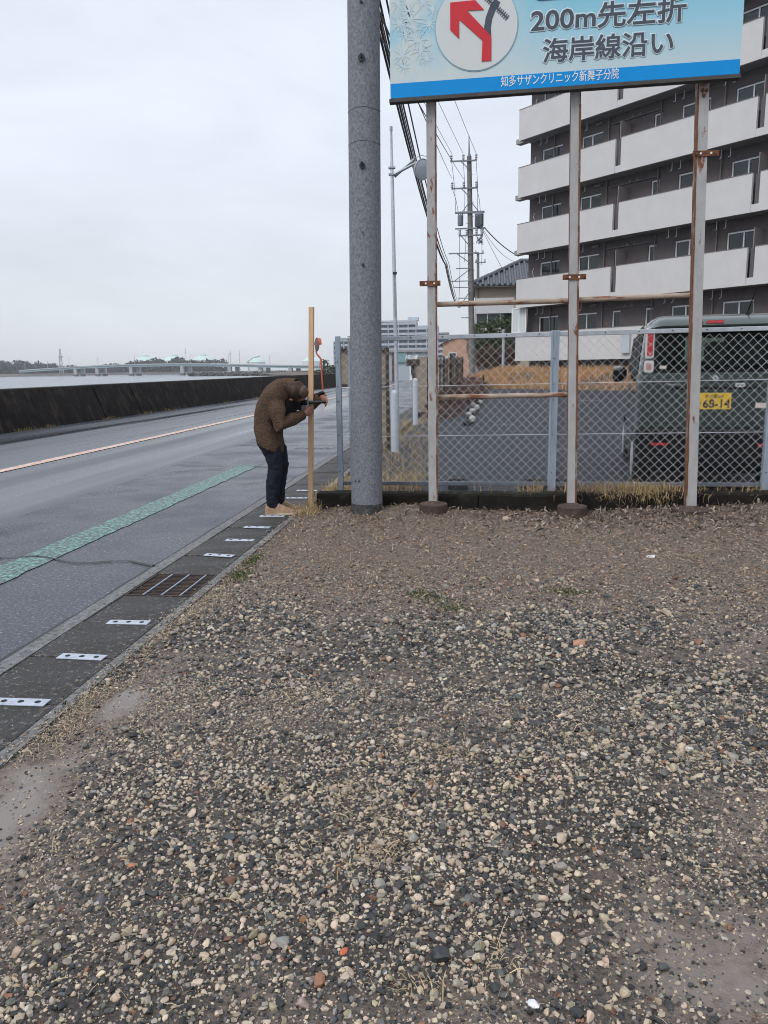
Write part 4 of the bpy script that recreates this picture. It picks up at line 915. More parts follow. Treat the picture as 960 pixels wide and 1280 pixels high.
# the cabin seen through the glass: pale green far panes, headrests and seat tops
cpart('far_pane', MB().span((-0.30, 0.0575, 1.33), (0.06, 0.0598, 1.56)), mat('cabin_light', (0.30, 0.36, 0.31), 0.3, 0.2, 6), win)
def rr(cx, cz, hx, hz, r, n=6): return [(cx+sx*(hx-r)+r*cos(a), cz+sz*(hz-r)+r*sin(a)) for sx, sz, a0 in ((1, 1, 0), (-1, 1, pi/2), (-1, -1, pi), (1, -1, 1.5*pi)) for a in [a0+pi/2*k/n for k in range(n+1)]]
for cx in (-0.02, 0.33): cpart('headrest', MB().prism_y(rr(cx, 1.41, 0.10, 0.115, 0.06), 0.0560, 0.0580), M['seat'], win)
cpart('wiper', MB().tube([(-0.02, 0.04, 1.20), (0.0, 0.045, 1.235), (0.28, 0.046, 1.30)], 0.008, 6), M['car_black'])
mb = MB(); rings = []
for k in range(25):
    x = -0.665+1.33*k/24; dz = 0.075*max(0, (abs(x)-0.50)/0.165)**2; dy = 0.05*max(0, (abs(x)-0.45)/0.215)**2
    rings.append([(x, y+dy, z-dz) for y, z in ((-0.025, 1.668+dz*0.9), (-0.03, 1.684+dz*0.6), (0.015, 1.730), (0.09, 1.770), (0.30, 1.800), (0.30, 1.74), (0.07, 1.655+dz))])
mb.loft(rings); cpart('spoiler', mb, M['car_paint'], smooth=50)
cpart('stop_lamp', MB().prism_y(rr(-0.04, 1.712, 0.082, 0.015, 0.013), -0.022, 0.03), M['lens_red'])
cpart('washer_nozzle', MB().tube([(-0.165, -0.02, 1.71), (-0.165, -0.032, 1.708)], 0.010, 8), M['car_black'])
an = cpart('antenna', MB().lathe([(0.03, 0), (0.022, 0.02), (0.008, 0.035)], (0.29, 0.22, 1.785), 12), M['car_black'], smooth=True)
cpart('antenna_rod', MB().tube([(0.29, 0.22, 1.815), (0.335, 0.12, 2.03)], [0.007, 0.004], 6), M['car_black'], an)
for s in (-1, 1):
    c = s*0.640
    tlp = cpart('tail_lamp', MB().prism_y(rr(c, 1.52, 0.044, 0.155, 0.03), 0.045, 0.10), M['lens_clear'], bevel=0.006)
    cpart('red_lens', MB().prism_y(rr(c+s*(-0.004), 1.525, 0.028, 0.137, 0.018), 0.036, 0.047), M['lens_red'], tlp, bevel=0.004)
    rl = cpart('reversing_lamp', MB().prism_y(rr(c, 1.285, 0.048, 0.060, 0.02), 0.045, 0.10), M['lens_clear'], bevel=0.006)
    cpart('amber_lens', MB().prism_y(rr(c, 1.285, 0.026, 0.034, 0.012), 0.038, 0.047), M['lens_pink'], rl, bevel=0.003)
    cpart('corner_pillar', MB().prism_y([(s*0.597, 1.20), (s*0.70, 1.20), (s*0.682, 1.67), (s*0.58, 1.67)][::s], 0.052, 0.075), M['car_paint'], bevel=0.008)
    cpart('quarter_panel', MB().prism_y([(s*0.603, 0.655), (s*0.712, 0.655), (s*0.705, 1.195), (s*0.603, 1.195)][::s], 0.050, 0.075), M['car_paint'], bevel=0.014)
# side windows, gaps and mirror
for s in (-1, 1):
    for y0, y1 in ((0.32, 0.98), (1.04, 1.86), (1.94, 2.50)):
        mb = MB(); P = [(y0, 1.20), (y1, 1.20), (y1-0.04 if y1 < 2.4 else 2.36, 1.64), (y0+0.03, 1.64)]
        xx = lambda z: s*(0.7385-0.052*(z-1.18)/0.48)
        mb.add([(xx(z)+s*0.003, y, z) for y, z in P]+[(xx(z)-s*0.01, y, z) for y, z in P], [(0, 1, 2, 3), (7, 6, 5, 4), (0, 4, 5, 1), (1, 5, 6, 2), (2, 6, 7, 3), (3, 7, 4, 0)] if s > 0 else [(3, 2, 1, 0), (4, 5, 6, 7), (1, 5, 4, 0), (2, 6, 5, 1), (3, 7, 6, 2), (0, 4, 7, 3)])
        cpart('side_window', mb, M['car_black'])
    for y in (1.01, 1.90): cpart('door_gap', MB().span((s*0.7372, y-0.004, 0.40), (s*0.7392, y+0.004, 1.18)), M['car_gap'])
    for y in (1.12, 1.98): cpart('door_handle', MB().span((s*0.738, y, 0.98), (s*0.762, y+0.15, 1.01)), M['car_paint'], bevel=0.006)
    cpart('sill', MB().span((s*0.735, 0.86, 0.26), (s*0.752, 2.56, 0.36)), M['car_black'], bevel=0.006)
    mi = cpart('side_mirror', MB().loft([ring((s*(0.79+q), 2.36, 1.19), (0, 0, 1), a, b, 16, 3) for q, a, b in ((-0.03, 0.05, 0.03), (0.0, 0.085, 0.055), (0.06, 0.105, 0.065), (0.12, 0.10, 0.055), (0.145, 0.06, 0.03))]), M['car_black'], smooth=35)
    cpart('mirror_cap', MB().loft([ring((s*(0.83+q), 2.345, 1.262), (0, 0, 1), a, b, 12, 2.5) for q, a, b in ((-0.02, 0.02, 0.04), (0.02, 0.034, 0.055), (0.08, 0.03, 0.05), (0.10, 0.01, 0.02))]), M['rim'], mi, smooth=True)
# windscreen and headlights on the side away from the camera
mb = MB(); mb.add([(-0.60, 2.455, 1.60), (0.60, 2.455, 1.60), (0.64, 2.755, 1.16), (-0.64, 2.755, 1.16)], [(3, 2, 1, 0)]); mb.v = [(x, y+0.02, z) for x, y, z in mb.v]; cpart('windscreen', mb, M['car_black'])
for s in (-1, 1): cpart('headlight', MB().box((s*0.52, 3.385, 0.80), (0.2, 0.06, 0.14)), M['lens_clear'], bevel=0.03)
# number plate
npl = cpart('number_plate', MB().span((-0.165-0.004, 0.028, 0.852), (0.165-0.004, 0.034, 1.017)), M['plate_yellow'], bevel=0.002)
lettering('plate_lettering', '名古屋584', -0.085, 0.085, 0.962, 1.003, 0.0268, M['print_black'], 0.010, npl, 0, 'local')
lettering('plate_lettering', 'せ', -0.158, -0.118, 0.885, 0.925, 0.0268, M['print_black'], 0.010, npl, 0, 'local')
lettering('plate_lettering', '68-14', -0.100, 0.150, 0.868, 0.950, 0.0268, M['print_black'], 0.020, npl, 0, 'local')
# badges
mb = MB(); q = 0.032
for P in ([(-q, .006), (0.0, q), (q, .008), (q*.45, -.001), (0.0, q*.45), (-q*.35, q*.12), (q*.1, -.012), (-q*.1, -.016)], [(q, -.006), (0.0, -q), (-q, -.008), (-q*.45, .001), (0.0, -q*.45), (q*.35, -q*.12), (-q*.1, .012), (q*.1, .016)]):
    mb.prism_y([(a, 1.165+b) for a, b in P][::-1], 0.032, 0.040)
cpart('maker_badge', mb, M['chrome'], hatch)
lettering('name_badge', 'Spacia', -0.46, -0.335, 1.086, 1.118, 0.0345, M['chrome'], 0.01, hatch, 0, 'local')
cpart('round_badge', MB().prism_y(rr(0.235, 1.062+0.03, 0.05, 0.022, 0.02), 0.034, 0.04), M['chrome'], hatch, bevel=0.003)
lettering('round_badge_lettering', 'GEAR', 0.205, 0.265, 1.083, 1.101, 0.0335, M['print_black'], 0.01, hatch, 0, 'local')
cpart('sticker', MB().span((-0.535, 0.0525, 1.262), (-0.468, 0.0538, 1.292)), M['sticker'], win)
cpart('bumper_sticker', MB().span((0.39, 0.044, 0.865), (0.56, 0.0518, 0.915)), M['sticker'], hatch)

# ================================================================== MIDDLE DISTANCE
# advertising board seen from behind, beyond the fence corner
bd = thing('roadside_board', 'back of a brown framed board on two legs beyond the fence corner', 'board', (-1.68, 11.8, 0.05))
D_ = Vector((0.757, 0.10, 0)); A_ = Vector((-2.06, 11.72, 0))
ang = atan2(D_.y, D_.x); Rb = Matrix.Rotation(ang, 3, 'Z'); L_ = D_.length
def bpos(s, y, z): return A_+D_*s+Vector((-D_.y, D_.x, 0)).normalized()*y+Vector((0, 0, z))
for s in (0.0, 1.0): obj('leg', MB().box(bpos(s, 0, 0.82), (0.055, 0.055, 1.74), Rb), M['brown'], bd, bevel=0.004)
for k in range(2): obj('board_panel', MB().box(bpos(0.25+0.5*k, 0.02, 1.40), (L_/2-0.03, 0.02, 0.50), Rb), M['board_back'], bd)
for z in (1.665, 1.125): obj('rail', MB().box(bpos(0.5, 0, z), (L_-0.06, 0.045, 0.04), Rb), M['brown'], bd)
obj('lower_panel', MB().box(bpos(0.86, 0.02, 0.72), (0.16, 0.02, 0.74), Rb), M['board_back'], bd)
# white bollards
for x, y, txt, h in ((-1.185, 11.70, 'nearer of the two white pipe bollards behind the fence, at the lot entrance', 0.96), (-1.245, 16.72, 'farther of the two white pipe bollards, standing in dead grass', 1.02)):
    t = thing('bollard', txt, 'bollard', (x, y, pz(y)-0.02), 'white bollards at the lot entrance')
    obj('pipe', MB().lathe([(0.060, -0.1), (0.060, h-0.06), (0.052, h-0.02), (0.03, h), (0.0, h+0.004)], (0, 0, 0), 18), M['bollard'], t, local=True, smooth=50)
    obj('base_ring', MB().lathe([(0.085, -0.05), (0.085, 0.02), (0.062, 0.03)], (0, 0, 0), 18), M['conc_edge'], t, local=True, smooth=40)
# thin steel pole with floodlight on two arms
lp = thing('lamp_pole', 'thin steel pole carrying a round floodlight on two bracket arms', 'lamp pole', (-1.85, 18.8, 0))
def lpp(z): return Vector((-1.835-0.011*(z-0.85), 18.15+0.19*(z-0.85), z)) if False else Vector((-1.82-0.012*z, 18.6, z))
obj('pole', MB().tube([lpp(z) for z in (-0.05, 3.0, 5.6, 5.62, 6.0, 6.05, 6.72)], [0.048, 0.044, 0.040, 0.036, 0.036, 0.028, 0.027], 12), M['galv'], lp, smooth=40)
obj('pole_cap', MB().tube([lpp(6.66)+Vector((0, 0, 0)), lpp(6.76)], 0.034, 12), M['lamp_grey'], lp)
for z in (5.74, 5.88): obj('clamp', MB().box(lpp(z), (0.15, 0.11, 0.035)), M['lamp_grey'], lp)
for dz, dy, e_ in ((0.0, -0.06, (0.66, 0.36)), (-0.02, 0.06, (0.46, 0.42))):
    a = lpp(5.72)+Vector((0.05, dy, dz)); obj('bracket_arm', MB().tube([a, a+Vector((e_[0], 0, e_[1]-0.06))], 0.030, 6), M['lamp_grey'], lp)
fl = Vector((-1.20, 18.52, 5.80)); fd = Vector((0.66, -0.70, -0.22)).normalized()
prof = [(-0.16, 0.02), (-0.15, 0.10), (-0.08, 0.17), (0.0, 0.225), (0.02, 0.232), (0.035, 0.225)]
u_ = fd.cross(Vector((0, 0, 1))).normalized(); v_ = u_.cross(fd)
head = obj('floodlight', MB().loft([[fl+fd*q+(u_*cos(t)+v_*sin(t))*r for t in [2*pi*k/28 for k in range(28)]] for q, r in prof]), M['lamp_grey'], lp, smooth=40)
obj('lens', MB().loft([[fl+fd*q+(u_*cos(t)+v_*sin(t))*r for t in [2*pi*k/28 for k in range(28)]] for q, r in ((0.036, 0.20), (0.05, 0.15), (0.056, 0.06))]), M['lamp_glass'], head, smooth=True)
for k in range(4):
    q = -0.13+0.035*k; obj('cooling_fin', MB().loft([[fl+fd*(q+e)+(u_*cos(t)+v_*sin(t))*(0.15+0.02*k) for t in [2*pi*i/20 for i in range(20)]] for e in (0, 0.008)]), M['lamp_grey'], head)
obj('stay_wire', MB().tube([fl+Vector((-0.25, 0, 0.22)), fl+Vector((0.0, 0, 0.30)), fl+Vector((0.22, 0, 0.24))], 0.008, 6), M['lamp_grey'], lp)
obj('junction_box', MB().box(lpp(3.56)+Vector((0.02, -0.05, 0)), (0.09, 0.07, 0.05)), M['tool_black'], lp)
obj('junction_pipe', MB().tube([lpp(3.5)+Vector((0, -0.055, 0)), lpp(2.6)+Vector((0, -0.055, 0))], 0.018, 6), M['lamp_grey'], lp)
# small planter box on a post
pb = thing('planter_box', 'small dark brown planter box with white flowers on a thin post', 'planter', (-1.33, 17.25, 0.1))
obj('post', MB().span((-1.35, 17.23, 0.05), (-1.31, 17.27, 1.42)), M['brown'], pb)
obj('box', MB().span((-1.47, 17.15, 1.42), (-1.19, 17.35, 1.57)), M['brown'], pb, bevel=0.01)
leafcloud('flowers', [(-1.40, 17.25, 1.61, .09, .09, .05), (-1.27, 17.25, 1.62, .09, .09, .05)], 120, 0.028, M['print_white'], None, pb, (-1.33, 17.25, 0.1))
# brown slatted fence running away from the lot entrance
sf = thing('slatted_fence', 'brown weathered slatted fence running away behind the bollards', 'fence', (-1.0, 25, 0.2))
F0, F1 = Vector((-1.52, 20.1, 0.15)), Vector((-0.49, 30.7, 0.28)); sl = None
dirv = (F1-F0).normalized(); rzf = atan2(dirv.y, dirv.x)
for k in range(27):
    p = F0+(F1-F0)*(k/26); L = 1.46+0.02*random.uniform(-1, 1)
    if sl is None: sl = obj('slat', MB().box((0, 0, 0.73), (0.30, 0.022, 1.46)), M['slat'], sf, local=True); s_ = sl
    else: s_ = share(sl, 'slat', sf)
    s_.location = p-ORG[sf.name]+Vector((0.02*(k % 2), 0, random.uniform(-.02, .02))); s_.rotation_euler = (0, 0, rzf+random.uniform(-.04, .04))
ps = None
for k in range(7):
    p = F0+(F1-F0)*(k/6)+Vector((0.06, 0, 0))
    if ps is None: ps = obj('fence_post', MB().box((0, 0, 0.75), (0.07, 0.07, 1.54)), M['brown'], sf, local=True); s_ = ps
    else: s_ = share(ps, 'fence_post', sf)
    s_.location = p-ORG[sf.name]
for z in (0.35, 1.25): obj('rail', MB().tube([F0+Vector((0.045, 0, z)), F1+Vector((0.045, 0, z))], 0.03, 4), M['brown'], sf)
obj('front_panel', MB().box((-1.36, 20.05, 0.95), (0.34, 0.03, 1.40)), M['board_back'], sf)
# black and white lumpy parking kerb running away
pk = thing('striped_kerb', 'row of black and white striped rubber kerb pieces on the parking lot', 'parking kerb', (0, 17, 0))
K0, K1 = Vector((-0.13, 16.7, 0.0)), Vector((0.16, 25.2, 0.0)); nk = 13
for k in range(nk):
    p = K0+(K1-K0)*(k/(nk-1)); p.x += 0.09*sin(k*1.9); p.z = pz(p.y)
    mb = MB(); wv = 0.075+0.03*random.random(); hv = 0.12+0.05*random.random(); ly = 0.30
    mb.loft([ring((p.x, p.y+q*ly, p.z+hv*0.42), (0, 0, 1), hv*0.5*f, wv*f, 10, 2.2, (1, 0, 0)) for q, f in ((-0.9, 0.55), (-0.6, 0.95), (0, 1.0), (0.6, 0.95), (0.9, 0.55))])
    obj('kerb_piece', mb, M['stop_white'] if k % 2 else M['black_rubber'], pk, smooth=45)
# low dark steps by the far corner of the lot
stp = thing('dark_steps', 'low dark steps at the far left corner of the parking lot', 'steps', (-0.3, 37.5, 0.3))
for k in range(4): obj('tread', MB().span((-1.0, 36.6+0.45*k, 0.30+0.16*k), (0.42-0.06*k, 37.05+0.45*k, 0.38+0.16*k)), M['galv_dark'] if k % 2 else M['slate'], stp)
obj('stringer', MB().span((0.425, 36.55, 0.2), (0.50, 38.5, 1.02)), M['slate'], stp)
# traffic mirror on the orange post
tm = thing('traffic_mirror', 'round traffic mirror seen from behind on a bent orange post', 'traffic mirror', (-10.3, 52.5, 0))
kx = 52.5/40
def tmp_(x, z): return Vector((-10.25+(x+7.80)*kx, 52.5, z))
obj('post', MB().tube([(-10.27, 52.5, 0), (-10.33, 52.5, 1.95), (-10.36, 52.5, 2.10), (-10.62, 52.5, 2.42), (-10.66, 52.5, 2.62)], 0.058, 10), M['orange'], tm, smooth=50)
mc = Vector((-10.56, 52.45, 3.02)); md = Vector((0.86, 0.5, -0.08)).normalized(); u_ = md.cross(Vector((0, 0, 1))).normalized(); v_ = u_.cross(md)
mb_ = obj('mirror_housing', MB().loft([[mc+md*q+(u_*cos(t)+v_*sin(t))*r for t in [2*pi*k/24 for k in range(24)]] for q, r in ((-0.10, 0.10), (-0.08, 0.30), (-0.02, 0.44), (0.02, 0.45))]), M['mirror_back'], tm, smooth=40)
obj('mirror_face', MB().loft([[mc+md*q+(u_*cos(t)+v_*sin(t))*r for t in [2*pi*k/24 for k in range(24)]] for q, r in ((0.021, 0.40), (0.05, 0.25), (0.06, 0.08))]), M['mirror'], mb_, smooth=True)
obj('mirror_hood', MB().loft([[mc+md*q+(u_*cos(t)+v_*sin(t))*0.47 for t in [pi*k/12 for k in range(13)]] for q in (-0.05, 0.16)], False), M['orange'], tm)

# ------------------------------------------------------------------ overhead cables and wires
def cable(name, pts, r, m, label, group, sag=0.0, n=14):
    mb = MB(); P = []
    for k in range(len(pts)-1):
        a, b = Vector(pts[k]), Vector(pts[k+1])
        for q in range(n): t = q/n; p = a+(b-a)*t; p.z -= sag*4*t*(1-t); P.append(p)
    P.append(Vector(pts[-1])); mb.tube(P, r, 6); return tag(obj(name, mb, m, smooth=True), label, 'cable', group)
for dx, dz, r in ((0.0, 0.0, 0.024), (0.06, 0.07, 0.019), (-0.06, 0.04, 0.022), (0.16, 0.12, 0.016), (-0.02, 0.24, 0.013)):
    cable('overhead_cable', [(-1.55+dx, 7.3, 7.35+dz), (-1.62+dx, 46, 7.15+dz), (-1.45+dx, 84, 7.6+dz)], r, M['cable'], 'black telecom cable in the bundle descending behind the billboard\'s left edge', 'black cables behind the billboard', 0.75 if dz < 0.3 else 0.5)
for (p, a, txt) in (((-0.70, 47.2, 13.42), 5.4, 'middle'), ((0.075, 47.3, 13.35), 5.4, 'right'), ((-1.325, 47.15, 13.4), 5.4, 'left')):
    q = (p[0]-52*math.tan(radians(a)), p[1]-52, p[2]-0.4); cable('power_wire', [q, p], 0.012, M['thin_wire'], 'thin wire rising from the '+txt+' insulator of the tall pole\'s top crossarm', 'thin wires to the tall utility pole', 0.5)
for p, zn, txt in (((-0.64, 47.0, 11.98), 4.45, 'middle'), ((-1.31, 46.9, 12.0), 4.7, 'left')):
    cable('power_wire', [(-0.95, 7.42, zn), p], 0.010, M['thin_wire'], 'thin wire from the '+txt+' insulator of the tall pole\'s second crossarm to the near pole', 'thin wires to the tall utility pole', 0.06)
cable('service_drop', [(0.55, 46.4, 9.2), (2.45, 45.5, 7.45)], 0.03, M['cable'], 'thick service cable dropping from the utility pole to the apartment house', None, 0.15)
cable('service_drop', [(0.5, 46.4, 8.95), (2.6, 46.2, 5.2)], 0.014, M['thin_wire'], 'thin steep service wire from the utility pole towards the tiled roof', None, 0.1)
cable('service_drop', [(0.55, 46.4, 9.0), (2.6, 45.6, 7.1)], 0.013, M['thin_wire'], 'thin service wire just below the thick one at the apartment house', None, 0.4)
cable('service_drop', [(0.65, 84.0, 10.7), (6.0, 60.0, 8.6)], 0.02, M['thin_wire'], 'nearly level wire from the farther pole past the apartment house', None, 0.2)

# ------------------------------------------------------------------ utility pole with transformers
up_ = thing('utility_pole', 'tall utility pole with crossarms and two grey transformers beside the house', 'utility pole', (-0.1, 46, 1.5))
def upc(z): return Vector((-0.085-0.022*(z-1.5), 46.2, z))
obj('shaft', MB().tube([upc(z) for z in (0.2, 6, 10, 13.0)], [0.20, 0.165, 0.145, 0.125], 16), M['conc_pole_far'], up_, smooth=50)
obj('top_spike', MB().tube([upc(13.0), upc(13.18), upc(14.1)], [0.10, 0.05, 0.02], 8), M['steel_far'], up_)
def xarm(z, x0, x1, w_=0.075, ins=()):
    c = upc(z); a = obj('crossarm', MB().box((c.x+(x0+x1)/2, c.y-0.16, z), (x1-x0, w_, w_)), M['steel_far'], up_)
    for x in ins: obj('insulator', MB().lathe([(0.03, 0), (0.075, 0.04), (0.045, 0.09), (0.085, 0.13), (0.05, 0.2), (0.085, 0.25), (0.04, 0.33)], (c.x+x, c.y-0.16, z+0.03), 10), M['ceramic'], a, smooth=True)
xarm(12.72, -1.06, 0.42, ins=(-1.0, -0.33, 0.38)); xarm(11.28, -1.02, 0.44, ins=(-0.98, -0.33, 0.38))
xarm(9.98, -0.85, 0.82, 0.11); xarm(9.12, -0.85, 0.85); xarm(8.74, -0.66, 0.72, ins=(-0.6, -0.2, 0.35, 0.68))
xarm(7.78, -1.25, 0.48, 0.065); xarm(6.95, -0.85, 0.05, 0.05); xarm(6.25, -1.30, 0.05, 0.05); xarm(5.9, -1.0, 0.05, 0.045); xarm(5.3, -0.75, 0.05, 0.045)
xarm(4.85, -0.7, 0.05, 0.045); xarm(4.2, -0.6, 0.05, 0.045)
mb = MB()
for a, b in (((-0.45, 12.68), (-0.05, 12.3)), ((-0.45, 11.24), (-0.05, 10.86)), ((-0.45, 10.0), (-0.05, 10.5)), ((0.5, 10.0), (0.1, 10.5)), ((-0.5, 8.7), (-0.08, 8.2)), ((-0.75, 7.74), (-0.06, 7.25)), ((-0.95, 6.25), (-0.06, 6.9)), ((-0.6, 4.9), (-0.06, 5.7))):
    mb.tube([upc(a[1])+Vector((a[0], -0.16, 0)), upc(b[1])+Vector((b[0], -0.16, 0))], 0.026, 5)
obj('brace', mb, M['steel_far'], up_)
for x, r, h, z in ((-0.55, 0.16, 0.50, 9.28), (0.50, 0.25, 0.62, 9.20)):
    c = upc(z); t_ = obj('transformer', MB().lathe([(r*0.9, 0), (r, 0.03), (r, h), (r*1.05, h+0.02), (r*0.95, h+0.07), (r*0.4, h+0.1)], (c.x+x, c.y-0.16, z), 16), M['trafo'], up_, smooth=40)
    for q in (-0.1, 0.0, 0.1): obj('bushing', MB().tube([(c.x+x+q, c.y-0.16, z+h+0.05), (c.x+x+q*1.5, c.y-0.16, z+h+0.22)], 0.03, 6), M['cable'], t_)
    if r > 0.2:
        for k in range(7): obj('cooling_rib', MB().box((c.x+x-0.22+0.073*k, c.y-0.16-r*0.93, z+0.32), (0.02, 0.12, 0.5)), M['steel_far'], t_)
mb = MB()
for x0, za, x1, zb in ((-0.98, 12.7, -0.80, 9.98), (-0.98, 11.3, -0.66, 10.0), (-0.33, 12.7, -0.30, 10.0), (0.38, 12.7, 0.42, 10.0), (0.38, 11.3, 0.58, 10.0), (-0.62, 8.7, -0.72, 4.9), (0.58, 9.1, 0.62, 7.1), (-0.3, 8.7, -0.36, 7.3), (-0.55, 9.1, -0.62, 8.7)):
    mb.tube([upc(za)+Vector((x0, -0.2, 0)), upc((za+zb)/2)+Vector(((x0+x1)/2+0.05, -0.2, 0)), upc(zb)+Vector((x1, -0.2, 0))], 0.013, 4)
for k in range(9): mb.tube([upc(8.7-0.05*k)+Vector((0.35+0.05*k, -0.2, 0)), upc(8.35)+Vector((0.42+0.09*sin(k*2.2), -0.2, 0.12*cos(k))), upc(8.2+0.08*k)+Vector((0.72, -0.2, 0))], 0.016, 4)
obj('jumper_wire', mb, M['thin_wire'], up_)
mb = MB()
for k in range(26):
    z = 3.5+0.37*k; mb.tube([upc(z), upc(z)+Vector((0.22 if k % 2 else -0.22, 0, 0))], 0.012, 5)
obj('step_bolt', mb, M['steel_far'], up_)
# the next pole on
u2 = thing('utility_pole', 'farther thin utility pole just right of the tall one, above the tiled roof', 'utility pole', (0.5, 83, 1.5))
obj('shaft', MB().tube([(0.48, 83.5, 0.5), (0.36, 83.5, 12.9)], [0.20, 0.14], 10), M['conc_pole_far'], u2, smooth=True)
for z, x0, x1 in ((12.9, -0.35, 0.6), (12.0, -0.3, 0.8), (10.2, -0.2, 1.1), (8.9, -0.2, 1.1), (8.0, -0.2, 0.9)):
    a = obj('crossarm', MB().span((0.36+x0, 83.3, z-0.05), (0.36+x1, 83.4, z+0.05)), M['steel_far'], u2)
    for x in (x0+0.1, x1-0.1): obj('insulator', MB().lathe([(0.06, 0), (0.09, 0.1), (0.05, 0.3)], (0.36+x, 83.35, z+0.05), 6), M['ceramic'], a)
obj('transformer', MB().lathe([(0.25, 0), (0.27, 0.05), (0.27, 0.75), (0.12, 0.9)], (1.15, 83.35, 8.95), 12), M['trafo'], u2, smooth=40)

# ------------------------------------------------------------------ apartment house
AZ = atan2(-0.744, 0.668)
ap = thing('apartment_house', 'apartment house with pale balcony parapets and dark brown walls', 'apartment building', (2.28, 44.0, 0), None, AZ)
def apart(name, mb, m, par=None, **k): return obj(name, mb, m, par or ap, local=True, **k)
SL, WY = 26.8, 0.90
WIN = [(0.85, 2.25, 1.60, 0), (3.50, 4.82, 4.13, 0), (5.77, 6.27, None, 1.45), (7.70, 8.14, None, 1.45), (9.12, 10.50, 9.83, 0), (11.64, 13.06, 12.38, 0)]
WIN = WIN+[(a+13.6, b+13.6, c+13.6 if c else None, d) for a, b, c, d in WIN if a+13.6 < SL-2]
NF = 6
apart('core', MB().span((0.02, WY+0.16, -0.5), (SL, 11, 4.53+2.85*5+1.2)), M['bwall'])
apart('roof_slab', MB().span((-0.1, WY-0.2, 4.53+2.85*5+1.2), (SL+0.1, 11.1, 4.53+2.85*5+1.5)), M['slab'])
pane_src = {}
for k in range(-1, 5):
    zb = 4.53+2.85*k; fl_ = zb+0.12; top = zb+2.35     # parapet foot, floor, window head
    mb = MB(); edges = [0.0]+[v for a, b, c, d in WIN for v in (a, b)]+[SL]
    for i in range(0, len(edges), 2): mb.span((edges[i], WY, fl_), (edges[i+1], WY+0.155, top))
    mb.span((0.0, WY+0.001, top), (SL, WY+0.155, zb+2.85+0.10))
    for a, b, c, d in WIN:
        if d: mb.span((a, WY, fl_), (b, WY+0.155, fl_+d-0.3))
    apart('outer_wall', mb, M['bwall'])
    for a, b, c, d in WIN:
        zs = fl_+(d-0.3 if d else 0.02)
        mb = MB(); fy = WY+0.11
        for x in ([a, b-0.05]+([c-0.03] if c else [])): mb.span((x, fy-0.05, zs+0.05), (x+0.06, fy+0.02, top-0.07))
        mb.span((a, fy-0.05, zs), (b, fy+0.02, zs+0.05)).span((a, fy-0.055, top-0.07), (b, fy+0.02, top-0.005))
        wn = apart('window', mb, M['pale_frame'])
        for xa, xb_ in (((a+0.05, c-0.03), (c+0.02, b-0.05)) if c else ((a+0.05, b-0.05),)):
            apart('pane', MB().span((xa, fy-0.012, zs+0.05), (xb_, fy-0.004, top-0.07)), M['win_glass'], wn)
        rr_ = random.Random(int(a*10)+k*7)
        if c and rr_.random() < 0.75:
            xa, xb_ = (a+0.05, c-0.05) if rr_.random() < 0.6 else (c+0.04, b-0.06)
            apart('curtain', MB().span((xa, fy+0.03, zs+0.05), (xb_, fy+0.036, top-0.08)), M['curtain'], wn)
    # slab, parapets with the notches between flats
    apart('balcony_slab', MB().span((0.0, 0.118, zb+0.002), (SL, WY-0.002, fl_)), M['slab'])
    s0 = 0.0
    for g0, g1 in (((6.29, 6.62), (13.13, 13.46), (19.9, 20.23), (26.79, None)) if k >= 0 else ((26.79, None),)):
        apart('parapet', MB().span((s0, 0.0, zb), (g0, 0.115, zb+1.50)), M['parapet'])
        apart('parapet_cap', MB().span((s0-0.01, -0.015, zb+1.502), (g0, 0.13, zb+1.528)), M['pipe'])
        if g1 is None: break
        apart('notch_wall', MB().span((g0+0.003, 0.012, zb), (g1-0.003, 0.11, zb+0.30)), M['parapet'])
        apart('notch_post', MB().span((g0+0.10, 0.09, zb+0.31), (g1-0.002, 0.114, zb+1.46)), M['bwall'])
        apart('partition', MB().span(((g0+g1)/2-0.02, 0.13, fl_+0.02), ((g0+g1)/2+0.02, WY-0.004, fl_+2.15)), M['panel_grey'])
        s0 = g1
    apart('parapet', MB().span((0.0, 0.1155, zb), (0.115, WY-0.002, zb+1.50)), M['parapet'])
    if k >= 0: apart('end_beam', MB().span((-0.62, 0.42, zb+0.01), (-0.003, 0.78, zb+0.26)), M['slab'])
    for s in (1.74, 5.20, 8.10, 11.2, 15.4): apart('drain_pipe', MB().tube([(s, WY-0.07, fl_+0.01), (s, WY-0.07, zb+2.85-0.01)], 0.035, 8), M['pipe'])
    for s in (1.06, 3.67, 9.0, 11.35, 14.6):
        for q in (0, 0.42): apart('laundry_bracket', MB().tube([(s+q, 0.55, zb+2.845), (s+q, 0.55, zb+2.50), (s+q, 0.42, zb+2.46)], 0.014, 5), M['pale_frame'])
    for s in (6.9, 7.3): apart('vent_cap', MB().tube([(s-0.35, WY-0.001, zb+2.55), (s-0.35, WY-0.05, zb+2.55)], 0.07, 12), M['panel_grey'])
    apart('vent_duct', MB().span((5.35, WY-0.10, zb+2.46), (8.05, WY-0.003, zb+2.50)), M['pipe'])
    apart('light_fitting', MB().span((4.45, WY-0.12, zb+2.64), (4.85, WY-0.003, zb+2.74)), M['panel_grey'])
    if k >= 0: apart('hose_hook', MB().tube([(0.42, WY-0.02, zb+1.62), (0.36, WY-0.05, zb+1.95), (0.44, WY-0.04, zb+2.1)], 0.015, 5), M['pale_frame'])
